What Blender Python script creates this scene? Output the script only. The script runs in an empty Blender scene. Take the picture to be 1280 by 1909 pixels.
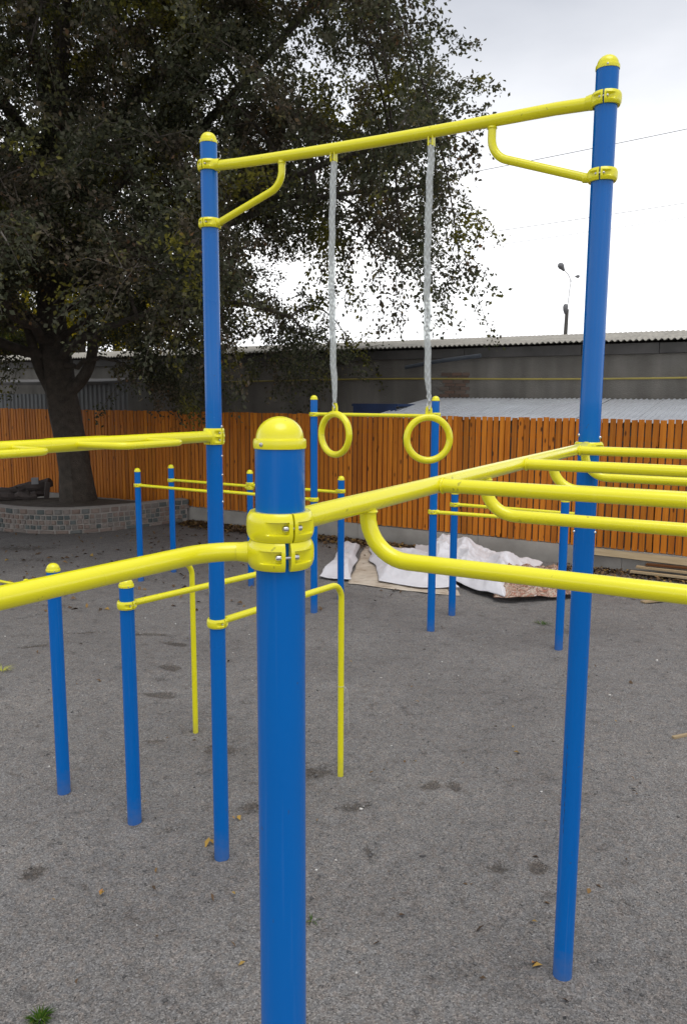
import bpy, math, random
import numpy as np
from mathutils import Vector, Matrix, noise as mnoise

S = bpy.context.scene
R = math.radians

# ------------------------------------------------------------------ camera
cd = bpy.data.cameras.new('camera')
cam = bpy.data.objects.new('camera', cd)
S.collection.objects.link(cam)
cd.sensor_fit = 'VERTICAL'
cd.sensor_height = 24.0
cd.lens = 24.0 * 1457.8 / 1909.0
cd.clip_start = 0.05
cd.clip_end = 2000
cam.matrix_world = (Matrix.Translation((0, 0, 2.710)) @ Matrix.Rotation(R(90 - 8.282), 4, 'X')
                    @ Matrix.Rotation(R(0.293), 4, 'Z'))
S.camera = cam

# ------------------------------------------------------------------ sky, sun, exposure
SUN_EL, SUN_AZ = 72.0, 165.0         # azimuth from +Y towards +X: high behind the viewer, veiled by cloud
W = bpy.data.worlds.new('World')
S.world = W
W.use_nodes = True
wn, wl = W.node_tree.nodes, W.node_tree.links
wn.clear()
w_out = wn.new('ShaderNodeOutputWorld')
w_bg = wn.new('ShaderNodeBackground')
w_bg.inputs['Strength'].default_value = 0.13
sky = wn.new('ShaderNodeTexSky')
sky.sky_type = 'NISHITA'
sky.sun_disc = False
sky.sun_elevation = R(SUN_EL)
sky.sun_rotation = R(SUN_AZ)
sky.air_density = 1.0
sky.dust_density = 6.0
sky.ozone_density = 1.0
hsv = wn.new('ShaderNodeHueSaturation')
hsv.inputs['Saturation'].default_value = 0.22
tc = wn.new('ShaderNodeTexCoord')
mp = wn.new('ShaderNodeMapping')
mp.inputs['Scale'].default_value = (1.0, 1.0, 2.4)
nz = wn.new('ShaderNodeTexNoise')
nz.inputs['Scale'].default_value = 1.7
nz.inputs['Detail'].default_value = 6
nz.inputs['Roughness'].default_value = 0.52
rmp = wn.new('ShaderNodeValToRGB')
rmp.color_ramp.elements[0].position = 0.36
rmp.color_ramp.elements[0].color = (0.80, 0.825, 0.87, 1)
rmp.color_ramp.elements[1].position = 0.66
rmp.color_ramp.elements[1].color = (1.18, 1.18, 1.19, 1)
# the cloud deck is thinner and brighter towards the horizon all the way round
sepw = wn.new('ShaderNodeSeparateXYZ')
elr = wn.new('ShaderNodeValToRGB')
while len(elr.color_ramp.elements) < 4:
    elr.color_ramp.elements.new(0.5)
for e_, (p_, c_) in zip(elr.color_ramp.elements, [(0.0, (10.5, 10.4, 10.2)), (0.20, (9.0, 9.0, 9.0)), (0.42, (4.0, 4.15, 4.5)), (1.0, (5.2, 5.3, 5.5))]):
    e_.position = p_
    e_.color = (*c_, 1)
muw = wn.new('ShaderNodeMixRGB')
muw.blend_type = 'MULTIPLY'
muw.inputs['Fac'].default_value = 1.0
wl.new(tc.outputs['Generated'], sepw.inputs['Vector'])
wl.new(sepw.outputs['Z'], elr.inputs['Fac'])
wl.new(elr.outputs['Color'], muw.inputs['Color1'])
mixw = wn.new('ShaderNodeMixRGB')
mixw.inputs['Fac'].default_value = 0.85
wl.new(sky.outputs['Color'], hsv.inputs['Color'])
wl.new(tc.outputs['Generated'], mp.inputs['Vector'])
wl.new(mp.outputs['Vector'], nz.inputs['Vector'])
wl.new(nz.outputs['Fac'], rmp.inputs['Fac'])
wl.new(hsv.outputs['Color'], mixw.inputs['Color1'])
wl.new(rmp.outputs['Color'], muw.inputs['Color2'])
wl.new(muw.outputs['Color'], mixw.inputs['Color2'])
wl.new(mixw.outputs['Color'], w_bg.inputs['Color'])
wl.new(w_bg.outputs['Background'], w_out.inputs['Surface'])

sd = bpy.data.lights.new('sun', 'SUN')
sd.energy = 1.0
sd.angle = R(40)
sd.color = (1.0, 0.96, 0.9)
sun = bpy.data.objects.new('sun', sd)
S.collection.objects.link(sun)
dvec = Vector((math.sin(R(SUN_AZ)) * math.cos(R(SUN_EL)), math.cos(R(SUN_AZ)) * math.cos(R(SUN_EL)), math.sin(R(SUN_EL))))
sun.rotation_euler = dvec.to_track_quat('Z', 'Y').to_euler()
sun.location = (0, 0, 30)

S.view_settings.view_transform = 'Standard'
S.view_settings.look = 'None'
S.view_settings.exposure = 0.35
S.view_settings.gamma = 1.0
S.cycles.max_bounces = 6
S.cycles.diffuse_bounces = 2
S.cycles.glossy_bounces = 3
S.cycles.transparent_max_bounces = 6
S.cycles.transmission_bounces = 3

# ------------------------------------------------------------------ materials
def newmat(name):
    m = bpy.data.materials.new(name)
    m.use_nodes = True
    nt = m.node_tree
    return m, nt.nodes, nt.links, nt.nodes['Principled BSDF']

def N(nodes, kind, **kw):
    n = nodes.new(kind)
    for k, v in kw.items():
        if k in n.inputs.keys():
            n.inputs[k].default_value = v
        else:
            setattr(n, k, v)
    return n

def ramp(nodes, stops, interp='LINEAR'):
    n = nodes.new('ShaderNodeValToRGB')
    cr = n.color_ramp
    cr.interpolation = interp
    while len(cr.elements) < len(stops):
        cr.elements.new(0.5)
    for e, (p, c) in zip(cr.elements, stops):
        e.position = p
        e.color = (c[0], c[1], c[2], 1)
    return n

def mix(nodes, links, fac, a, b, mode='MIX'):
    n = nodes.new('ShaderNodeMixRGB')
    n.blend_type = mode
    for sock, val in (('Fac', fac), ('Color1', a), ('Color2', b)):
        if hasattr(val, 'is_linked'):
            links.new(val, n.inputs[sock])
        elif isinstance(val, (int, float)):
            n.inputs[sock].default_value = val
        else:
            n.inputs[sock].default_value = (val[0], val[1], val[2], 1)
    return n.outputs['Color']

def objcoord(nodes, links, scale=(1, 1, 1), rnd=False):
    t = nodes.new('ShaderNodeTexCoord')
    m = nodes.new('ShaderNodeMapping')
    m.inputs['Scale'].default_value = scale
    links.new(t.outputs['Object'], m.inputs['Vector'])
    if rnd:
        oi = nodes.new('ShaderNodeObjectInfo')
        mu = nodes.new('ShaderNodeMath')
        mu.operation = 'MULTIPLY'
        mu.inputs[1].default_value = 37.0
        links.new(oi.outputs['Random'], mu.inputs[0])
        links.new(mu.outputs[0], m.inputs['Location'])
    return m.outputs['Vector']

def bump(nodes, links, bsdf, height, strength=0.3, dist=0.01):
    b = nodes.new('ShaderNodeBump')
    b.inputs['Strength'].default_value = strength
    b.inputs['Distance'].default_value = dist
    links.new(height, b.inputs['Height'])
    links.new(b.outputs['Normal'], bsdf.inputs['Normal'])

def paint(name, col, col2, rough, chips, spec=0.3, coat=0.12):
    m, n, l, b = newmat(name)
    v = objcoord(n, l, (1, 1, 1))
    n1 = N(n, 'ShaderNodeTexNoise', Scale=3.0, Detail=4.0)
    l.new(v, n1.inputs['Vector'])
    base = mix(n, l, n1.outputs['Fac'], col, col2)
    vs = objcoord(n, l, (55, 55, 1.6))
    n2 = N(n, 'ShaderNodeTexNoise', Scale=1.0, Detail=3.0)
    l.new(vs, n2.inputs['Vector'])
    st = ramp(n, [(0.60, (0, 0, 0)), (0.78, (1, 1, 1))])
    l.new(n2.outputs['Fac'], st.inputs['Fac'])
    k = N(n, 'ShaderNodeMath', operation='MULTIPLY')
    k.inputs[1].default_value = 0.20
    l.new(st.outputs['Color'], k.inputs[0])
    base = mix(n, l, k.outputs[0], base, tuple(min(1, c * 0.9 + 0.09) for c in col))
    # tiny dark chips and dirt specks
    n3 = N(n, 'ShaderNodeTexNoise', Scale=42.0, Detail=2.0)
    l.new(v, n3.inputs['Vector'])
    ch = ramp(n, [(0.725, (0, 0, 0)), (0.75, (1, 1, 1))])
    l.new(n3.outputs['Fac'], ch.inputs['Fac'])
    k2 = N(n, 'ShaderNodeMath', operation='MULTIPLY')
    k2.inputs[1].default_value = chips
    l.new(ch.outputs['Color'], k2.inputs[0])
    base = mix(n, l, k2.outputs[0], base, (0.06, 0.05, 0.04))
    # dust splashed up from the gravel near the foot
    tz = n.new('ShaderNodeTexCoord')
    sp = n.new('ShaderNodeSeparateXYZ')
    gp = n.new('ShaderNodeNewGeometry')
    l.new(gp.outputs['Position'], sp.inputs['Vector'])
    n5 = N(n, 'ShaderNodeTexNoise', Scale=26.0, Detail=4.0)
    l.new(tz.outputs['Object'], n5.inputs['Vector'])
    du = N(n, 'ShaderNodeMath', operation='MULTIPLY_ADD')
    l.new(n5.outputs['Fac'], du.inputs[0])
    du.inputs[1].default_value = 0.22
    l.new(sp.outputs['Z'], du.inputs[2])
    dr = ramp(n, [(0.07, (0.36, 0.36, 0.36)), (0.30, (0.0, 0.0, 0.0))])
    l.new(du.outputs[0], dr.inputs['Fac'])
    base = mix(n, l, dr.outputs['Color'], base, (0.17, 0.155, 0.14))
    l.new(base, b.inputs['Base Color'])
    rr = ramp(n, [(0.3, (rough - 0.06,) * 3), (0.7, (rough + 0.12,) * 3)])
    l.new(n1.outputs['Fac'], rr.inputs['Fac'])
    l.new(rr.outputs['Color'], b.inputs['Roughness'])
    b.inputs['Specular IOR Level'].default_value = spec
    b.inputs['Coat Weight'].default_value = coat
    b.inputs['Coat Roughness'].default_value = 0.06
    n4 = N(n, 'ShaderNodeTexNoise', Scale=160.0, Detail=2.0)
    l.new(v, n4.inputs['Vector'])
    bump(n, l, b, n4.outputs['Fac'], 0.06, 0.002)
    return m

M = {}
M['blue'] = paint('blue_paint', (0.0, 0.142, 0.51), (0.0, 0.124, 0.46), 0.18, 0.3, 0.22, 0.20)
M['yellow'] = paint('yellow_paint', (0.86, 0.80, 0.010), (0.82, 0.755, 0.009), 0.26, 0.4, 0.5, 0.35)

def simple(name, col, rough=0.6, metal=0.0, var=0.25, scale=8.0, rnd=True, bmp=0.2, bd=0.01):
    m, n, l, b = newmat(name)
    v = objcoord(n, l, (1, 1, 1), rnd)
    n1 = N(n, 'ShaderNodeTexNoise', Scale=scale, Detail=6.0, Roughness=0.6)
    l.new(v, n1.inputs['Vector'])
    c = ramp(n, [(0.25, tuple(x * (1 - var) for x in col)), (0.75, tuple(min(1, x * (1 + var)) for x in col))])
    l.new(n1.outputs['Fac'], c.inputs['Fac'])
    l.new(c.outputs['Color'], b.inputs['Base Color'])
    b.inputs['Roughness'].default_value = rough
    b.inputs['Metallic'].default_value = metal
    if bmp:
        n2 = N(n, 'ShaderNodeTexNoise', Scale=scale * 6, Detail=5.0)
        l.new(v, n2.inputs['Vector'])
        bump(n, l, b, n2.outputs['Fac'], bmp, bd)
    return m

M['steel'] = simple('zinc_steel', (0.62, 0.62, 0.63), 0.28, 1.0, 0.15, 60, False, 0.05)
M['dark'] = simple('dark_scuff', (0.02, 0.022, 0.03), 0.7, 0, 0.3, 60, False, 0)
M['concrete'] = simple('plinth_concrete', (0.33, 0.31, 0.28), 0.9, 0, 0.28, 1.6, False, 0.5)
M['mortar'] = simple('mortar', (0.30, 0.275, 0.25), 0.95, 0, 0.2, 9, False, 0.6)
M['soil'] = simple('planter_soil', (0.085, 0.07, 0.055), 1.0, 0, 0.4, 5, False, 0.8, 0.03)
M['bark'] = simple('bark', (0.075, 0.062, 0.05), 0.95, 0, 0.45, 7, False, 0.9, 0.04)
M['deadwood'] = simple('bare_twig', (0.20, 0.18, 0.16), 0.9, 0, 0.2, 20, False, 0.2)
M['oldwood'] = simple('old_timber', (0.075, 0.06, 0.055), 0.95, 0, 0.4, 6, True, 0.7, 0.02)
M['greyblock'] = simple('grey_block', (0.28, 0.28, 0.29), 0.9, 0, 0.15, 6, True, 0.4)
M['pipe'] = simple('gas_pipe_yellow', (0.33, 0.27, 0.07), 0.5, 0, 0.2, 3, False, 0.1)
M['fascia'] = simple('eave_timber', (0.10, 0.095, 0.09), 0.95, 0, 0.45, 1.3, False, 0.5)
M['bluesheet'] = simple('blue_sheet', (0.012, 0.03, 0.09), 0.6, 0, 0.3, 2, False, 0.2)
M['gutter'] = simple('gutter_metal', (0.07, 0.08, 0.095), 0.5, 0.3, 0.2, 4, False, 0.1)
M['lamp'] = simple('lamp_grey', (0.17, 0.17, 0.175), 0.5, 0.2, 0.15, 4, False, 0)
M['lamppole'] = simple('lamp_pole', (0.72, 0.72, 0.72), 0.6, 0.2, 0.15, 4, False, 0)
M['lampconc'] = simple('lamp_pole_concrete', (0.10, 0.095, 0.085), 0.9, 0, 0.2, 2, False, 0.2)
M['wire'] = simple('wire', (0.06, 0.06, 0.065), 0.7, 0, 0.1, 1, False, 0)
M['palesheet'] = simple('pale_metal_sheet', (0.12, 0.13, 0.135), 0.55, 0.1, 0.12, 1.5, False, 0.1)
M['shedroof'] = simple('zinc_roof_sheet', (0.50, 0.52, 0.55), 0.42, 0.35, 0.14, 2.2, True, 0.1)
M['slate'] = simple('asbestos_slate', (0.33, 0.31, 0.27), 0.95, 0, 0.3, 2.5, True, 0.4)
M['whitesheet'] = simple('white_vinyl', (0.66, 0.65, 0.68), 0.55, 0, 0.10, 3, True, 0.25, 0.01)
M['whitestone'] = simple('white_stone_chip', (0.62, 0.60, 0.57), 0.8, 0, 0.1, 30, True, 0.2)
M['string'] = simple('pale_string', (0.5, 0.5, 0.46), 0.8, 0, 0.1, 20, False, 0)

def wood(name, c1, c2, rough=0.5, gscale=(26, 26, 1.3), knots=True, spread=0.45):
    m, n, l, b = newmat(name)
    v = objcoord(n, l, gscale, True)
    n1 = N(n, 'ShaderNodeTexNoise', Scale=1.0, Detail=6.0, Roughness=0.62, Distortion=0.6)
    l.new(v, n1.inputs['Vector'])
    c = ramp(n, [(0.28, c1), (0.72, c2)])
    l.new(n1.outputs['Fac'], c.inputs['Fac'])
    oi = n.new('ShaderNodeObjectInfo')
    tone = ramp(n, [(0.0, (1 - spread,) * 3), (0.5, (1.0, 0.97, 0.9)), (1.0, (1 + spread * 0.6, 1 + spread * 0.75, 1 + spread * 0.8))])
    l.new(oi.outputs['Random'], tone.inputs['Fac'])
    base = mix(n, l, 1.0, c.outputs['Color'], tone.outputs['Color'], 'MULTIPLY')
    if knots:
        vk = objcoord(n, l, (9, 9, 3.2), True)
        vo = N(n, 'ShaderNodeTexVoronoi', Scale=1.0)
        l.new(vk, vo.inputs['Vector'])
        kr = ramp(n, [(0.10, (1, 1, 1)), (0.17, (0, 0, 0))])
        l.new(vo.outputs['Distance'], kr.inputs['Fac'])
        base = mix(n, l, kr.outputs['Color'], base, tuple(x * 0.28 for x in c1))
    l.new(base, b.inputs['Base Color'])
    b.inputs['Roughness'].default_value = rough
    b.inputs['Specular IOR Level'].default_value = 0.25
    bump(n, l, b, n1.outputs['Fac'], 0.25, 0.004)
    return m

M['picket'] = wood('varnished_pine', (0.40, 0.108, 0.007), (0.65, 0.222, 0.015), 0.5, spread=0.30)
M['fencerail'] = wood('fence_rail_wood', (0.14, 0.05, 0.015), (0.22, 0.08, 0.02), 0.6, (2, 20, 20), False)
M['plank'] = wood('raw_plank', (0.30, 0.22, 0.13), (0.46, 0.36, 0.23), 0.8, (1.5, 22, 22), False, 0.2)

# gravel ground
def ground_mat():
    m, n, l, b = newmat('gravel_ground')
    t = n.new('ShaderNodeTexCoord')
    P = t.outputs['Object']
    vo = N(n, 'ShaderNodeTexVoronoi', Scale=150.0)
    l.new(P, vo.inputs['Vector'])
    hs = n.new('ShaderNodeSeparateColor')
    l.new(vo.outputs['Color'], hs.inputs['Color'])
    grain = ramp(n, [(0.0, (0.102, 0.097, 0.094)), (0.35, (0.176, 0.167, 0.160)), (0.75, (0.225, 0.215, 0.206)), (1.0, (0.325, 0.312, 0.30))])
    l.new(hs.outputs['Red'], grain.inputs['Fac'])
    vo2 = N(n, 'ShaderNodeTexVoronoi', Scale=42.0)
    l.new(P, vo2.inputs['Vector'])
    hs2 = n.new('ShaderNodeSeparateColor')
    l.new(vo2.outputs['Color'], hs2.inputs['Color'])
    tint = ramp(n, [(0.0, (0.93, 0.95, 0.98)), (0.5, (1, 1, 1)), (1.0, (1.06, 1.0, 0.96))])
    l.new(hs2.outputs['Green'], tint.inputs['Fac'])
    c = mix(n, l, 1.0, grain.outputs['Color'], tint.outputs['Color'], 'MULTIPLY')
    n1 = N(n, 'ShaderNodeTexNoise', Scale=0.55, Detail=7.0, Roughness=0.62)
    l.new(P, n1.inputs['Vector'])
    big = ramp(n, [(0.3, (0.80, 0.79, 0.79)), (0.55, (1.0, 1.0, 1.0)), (0.75, (1.15, 1.13, 1.10))])
    l.new(n1.outputs['Fac'], big.inputs['Fac'])
    c = mix(n, l, 1.0, c, big.outputs['Color'], 'MULTIPLY')
    n2 = N(n, 'ShaderNodeTexNoise', Scale=6.5, Detail=8.0, Roughness=0.72)
    l.new(P, n2.inputs['Vector'])
    med = ramp(n, [(0.33, (0.66, 0.64, 0.63)), (0.45, (1, 1, 1)), (0.72, (1.12, 1.11, 1.10))])
    l.new(n2.outputs['Fac'], med.inputs['Fac'])
    c = mix(n, l, 1.0, c, med.outputs['Color'], 'MULTIPLY')
    # kicked-up damp soil where the surface has been disturbed, and a darker ring round posts
    at = n.new('ShaderNodeAttribute')
    at.attribute_name = 'disturbed'
    ad = N(n, 'ShaderNodeMath', operation='MULTIPLY_ADD')
    n3 = N(n, 'ShaderNodeTexNoise', Scale=19.0, Detail=5.0, Roughness=0.7)
    l.new(P, n3.inputs['Vector'])
    l.new(n3.outputs['Fac'], ad.inputs[0])
    ad.inputs[1].default_value = 1.1
    l.new(at.outputs['Fac'], ad.inputs[2])
    sr = ramp(n, [(0.85, (0, 0, 0)), (1.45, (1, 1, 1))])
    l.new(ad.outputs[0], sr.inputs['Fac'])
    c = mix(n, l, sr.outputs['Color'], c, mix(n, l, 1.0, c, (0.60, 0.57, 0.54), 'MULTIPLY'))
    l.new(c, b.inputs['Base Color'])
    b.inputs['Roughness'].default_value = 0.95
    b.inputs['Specular IOR Level'].default_value = 0.2
    h = N(n, 'ShaderNodeMath', operation='MULTIPLY_ADD')
    l.new(hs.outputs['Red'], h.inputs[0])
    h.inputs[1].default_value = 0.5
    l.new(n2.outputs['Fac'], h.inputs[2])
    bump(n, l, b, h.outputs[0], 0.75, 0.018)
    return m
M['ground'] = ground_mat()

def island_mat(name, stops, rough=0.8, transl=None):
    m, n, l, b = newmat(name)
    g = n.new('ShaderNodeNewGeometry')
    r = ramp(n, stops)
    l.new(g.outputs['Random Per Island'], r.inputs['Fac'])
    l.new(r.outputs['Color'], b.inputs['Base Color'])
    if not transl:
        b.inputs['Roughness'].default_value = rough
    if transl:
        df = n.new('ShaderNodeBsdfDiffuse')
        l.new(r.outputs['Color'], df.inputs['Color'])
        n.remove(b)
        b = df
        tr = n.new('ShaderNodeBsdfTranslucent')
        tc_ = mix(n, l, 1.0, r.outputs['Color'], transl, 'MULTIPLY')
        l.new(tc_, tr.inputs['Color'])
        mx = n.new('ShaderNodeMixShader')
        mx.inputs['Fac'].default_value = 0.35
        l.new(b.outputs[0], mx.inputs[1])
        l.new(tr.outputs[0], mx.inputs[2])
        l.new(mx.outputs[0], n['Material Output'].inputs['Surface'])
    return m

M['pebble'] = island_mat('gravel_pebbles', [(0, (0.07, 0.068, 0.068)), (0.3, (0.13, 0.126, 0.123)), (0.7, (0.19, 0.184, 0.179)), (0.95, (0.24, 0.229, 0.218)), (1, (0.36, 0.35, 0.335))], 0.9)
def big_leaf_mat():
    m, n, l, b = newmat('turning_leaves')
    n.remove(b)
    g = n.new('ShaderNodeNewGeometry')
    olive = ramp(n, [(0, (0.040, 0.046, 0.030)), (0.5, (0.080, 0.086, 0.058)), (0.9, (0.115, 0.118, 0.086)), (1, (0.16, 0.16, 0.06))])
    brown = ramp(n, [(0, (0.040, 0.036, 0.027)), (0.5, (0.085, 0.072, 0.055)), (0.88, (0.125, 0.100, 0.080)), (1, (0.15, 0.075, 0.045))])
    yel = ramp(n, [(0, (0.06, 0.065, 0.02)), (1, (0.22, 0.20, 0.03))])
    for q in (olive, brown, yel):
        l.new(g.outputs['Random Per Island'], q.inputs['Fac'])
    v = objcoord(n, l, (1, 1, 1))
    n1 = N(n, 'ShaderNodeTexNoise', Scale=0.8, Detail=3.0)
    l.new(v, n1.inputs['Vector'])
    k1 = ramp(n, [(0.48, (0, 0, 0)), (0.60, (0.9, 0.9, 0.9))])
    l.new(n1.outputs['Fac'], k1.inputs['Fac'])
    c = mix(n, l, k1.outputs['Color'], olive.outputs['Color'], brown.outputs['Color'])
    n2 = N(n, 'ShaderNodeTexNoise', Scale=0.62, Detail=2.0)
    mpv = objcoord(n, l, (1, 1, 1.3))
    l.new(mpv, n2.inputs['Vector'])
    k2 = ramp(n, [(0.57, (0, 0, 0)), (0.65, (0.85, 0.85, 0.85))])
    l.new(n2.outputs['Fac'], k2.inputs['Fac'])
    c = mix(n, l, k2.outputs['Color'], c, yel.outputs['Color'])
    df = n.new('ShaderNodeBsdfDiffuse')
    l.new(c, df.inputs['Color'])
    tr = n.new('ShaderNodeBsdfTranslucent')
    l.new(mix(n, l, 1.0, c, (1.4, 1.4, 0.9), 'MULTIPLY'), tr.inputs['Color'])
    mx = n.new('ShaderNodeMixShader')
    mx.inputs['Fac'].default_value = 0.32
    l.new(df.outputs[0], mx.inputs[1])
    l.new(tr.outputs[0], mx.inputs[2])
    l.new(mx.outputs[0], n['Material Output'].inputs['Surface'])
    return m
M['leaf'] = big_leaf_mat()
M['leafyellow'] = island_mat('autumn_leaves', [(0, (0.06, 0.07, 0.012)), (0.4, (0.16, 0.15, 0.015)), (0.8, (0.30, 0.24, 0.02)), (1, (0.40, 0.30, 0.03))], 0.6, (1.6, 1.5, 0.8))
M['leafgreen'] = island_mat('green_leaves', [(0, (0.03, 0.045, 0.014)), (0.6, (0.07, 0.085, 0.022)), (1, (0.15, 0.14, 0.03))], 0.6, (1.5, 1.5, 0.8))
M['litter'] = island_mat('fallen_leaf', [(0, (0.05, 0.033, 0.02)), (0.5, (0.12, 0.07, 0.035)), (0.85, (0.21, 0.12, 0.04)), (1, (0.36, 0.24, 0.05))], 0.85)
M['litteryellow'] = island_mat('yellow_fallen_leaf', [(0, (0.26, 0.13, 0.03)), (0.6, (0.42, 0.26, 0.05)), (1, (0.40, 0.17, 0.06))], 0.8)
M['grass'] = island_mat('weed_blade', [(0, (0.03, 0.07, 0.012)), (0.7, (0.06, 0.13, 0.02)), (1, (0.16, 0.18, 0.04))], 0.6, (1.4, 1.5, 0.8))
M['weedyellow'] = island_mat('yellow_weed_blade', [(0, (0.30, 0.34, 0.03)), (1, (0.55, 0.52, 0.05))], 0.6)

def stone_mat():
    m, n, l, b = newmat('granite_sett')
    oi = n.new('ShaderNodeObjectInfo')
    r = ramp(n, [(0, (0.085, 0.10, 0.098)), (0.22, (0.13, 0.145, 0.14)), (0.40, (0.20, 0.18, 0.165)), (0.62, (0.235, 0.18, 0.15)), (0.82, (0.20, 0.145, 0.12)), (1, (0.27, 0.235, 0.21))])
    l.new(oi.outputs['Random'], r.inputs['Fac'])
    v = objcoord(n, l, (1, 1, 1), True)
    n1 = N(n, 'ShaderNodeTexNoise', Scale=38.0, Detail=6.0)
    l.new(v, n1.inputs['Vector'])
    k = ramp(n, [(0.3, (0.75,) * 3), (0.7, (1.25,) * 3)])
    l.new(n1.outputs['Fac'], k.inputs['Fac'])
    l.new(mix(n, l, 1.0, r.outputs['Color'], k.outputs['Color'], 'MULTIPLY'), b.inputs['Base Color'])
    b.inputs['Roughness'].default_value = 0.85
    bump(n, l, b, n1.outputs['Fac'], 0.5, 0.01)
    return m
M['sett'] = stone_mat()

def brick_mat():
    m, n, l, b = newmat('old_brick')
    oi = n.new('ShaderNodeObjectInfo')
    r = ramp(n, [(0, (0.13, 0.095, 0.075)), (0.6, (0.19, 0.12, 0.09)), (1, (0.16, 0.14, 0.12))])
    l.new(oi.outputs['Random'], r.inputs['Fac'])
    l.new(r.outputs['Color'], b.inputs['Base Color'])
    b.inputs['Roughness'].default_value = 0.95
    return m
M['brick'] = brick_mat()

def stucco_mat():
    m, n, l, b = newmat('rough_cast_render')
    v = objcoord(n, l)
    n1 = N(n, 'ShaderNodeTexNoise', Scale=0.7, Detail=8.0, Roughness=0.65)
    l.new(v, n1.inputs['Vector'])
    c = ramp(n, [(0.3, (0.15, 0.14, 0.122)), (0.5, (0.195, 0.183, 0.162)), (0.72, (0.225, 0.213, 0.193))])
    l.new(n1.outputs['Fac'], c.inputs['Fac'])
    vs = objcoord(n, l, (2.2, 2.2, 0.25))
    n3 = N(n, 'ShaderNodeTexNoise', Scale=1.0, Detail=5.0)
    l.new(vs, n3.inputs['Vector'])
    st = ramp(n, [(0.4, (0.8, 0.8, 0.8)), (0.65, (1.1, 1.1, 1.1))])
    l.new(n3.outputs['Fac'], st.inputs['Fac'])
    l.new(mix(n, l, 1.0, c.outputs['Color'], st.outputs['Color'], 'MULTIPLY'), b.inputs['Base Color'])
    b.inputs['Roughness'].default_value = 0.95
    n2 = N(n, 'ShaderNodeTexNoise', Scale=40.0, Detail=5.0)
    l.new(v, n2.inputs['Vector'])
    bump(n, l, b, n2.outputs['Fac'], 0.7, 0.02)
    return m
M['stucco'] = stucco_mat()

def cream_mat():
    m, n, l, b = newmat('weathered_cream_sheet')
    v = objcoord(n, l, (1, 1, 1))
    n1 = N(n, 'ShaderNodeTexNoise', Scale=2.2, Detail=8.0, Roughness=0.7)
    l.new(v, n1.inputs['Vector'])
    c = ramp(n, [(0.3, (0.22, 0.14, 0.09)), (0.42, (0.48, 0.40, 0.31)), (0.62, (0.62, 0.55, 0.46)), (0.8, (0.66, 0.62, 0.58))])
    l.new(n1.outputs['Fac'], c.inputs['Fac'])
    vs = objcoord(n, l, (3, 22, 3))
    n3 = N(n, 'ShaderNodeTexNoise', Scale=1.0, Detail=5.0)
    l.new(vs, n3.inputs['Vector'])
    st = ramp(n, [(0.33, (0.35, 0.28, 0.22)), (0.45, (1, 1, 1))])
    l.new(n3.outputs['Fac'], st.inputs['Fac'])
    l.new(mix(n, l, 0.75, c.outputs['Color'], st.outputs['Color'], 'MULTIPLY'), b.inputs['Base Color'])
    b.inputs['Roughness'].default_value = 0.7
    return m
M['cream'] = cream_mat()

def print_mat():
    m, n, l, b = newmat('faded_printed_vinyl')
    v = objcoord(n, l, (1, 1, 1))
    n1 = N(n, 'ShaderNodeTexNoise', Scale=5.0, Detail=7.0, Roughness=0.65, Distortion=2.2)
    l.new(v, n1.inputs['Vector'])
    c = ramp(n, [(0.30, (0.06, 0.035, 0.03)), (0.40, (0.20, 0.10, 0.06)), (0.46, (0.45, 0.40, 0.32)), (0.51, (0.36, 0.12, 0.07)), (0.56, (0.10, 0.08, 0.05)), (0.62, (0.50, 0.33, 0.26)), (0.72, (0.60, 0.62, 0.64))])
    l.new(n1.outputs['Fac'], c.inputs['Fac'])
    l.new(c.outputs['Color'], b.inputs['Base Color'])
    b.inputs['Roughness'].default_value = 0.5
    return m
M['print'] = print_mat()

def hose_mat():
    m, n, l, b = newmat('clear_hose')
    b.inputs['Base Color'].default_value = (0.72, 0.75, 0.74, 1)
    b.inputs['Roughness'].default_value = 0.2
    tr = n.new('ShaderNodeBsdfTransparent')
    tr.inputs['Color'].default_value = (0.93, 0.95, 0.94, 1)
    mx = n.new('ShaderNodeMixShader')
    mx.inputs['Fac'].default_value = 0.42
    l.new(tr.outputs[0], mx.inputs[1])
    l.new(b.outputs[0], mx.inputs[2])
    l.new(mx.outputs[0], n['Material Output'].inputs['Surface'])
    return m
M['hose'] = hose_mat()

# ------------------------------------------------------------------ mesh helpers
WL = {}                       # world location of each object

def wloc(o):
    return WL[o.name] if o is not None else Vector((0, 0, 0))

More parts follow.
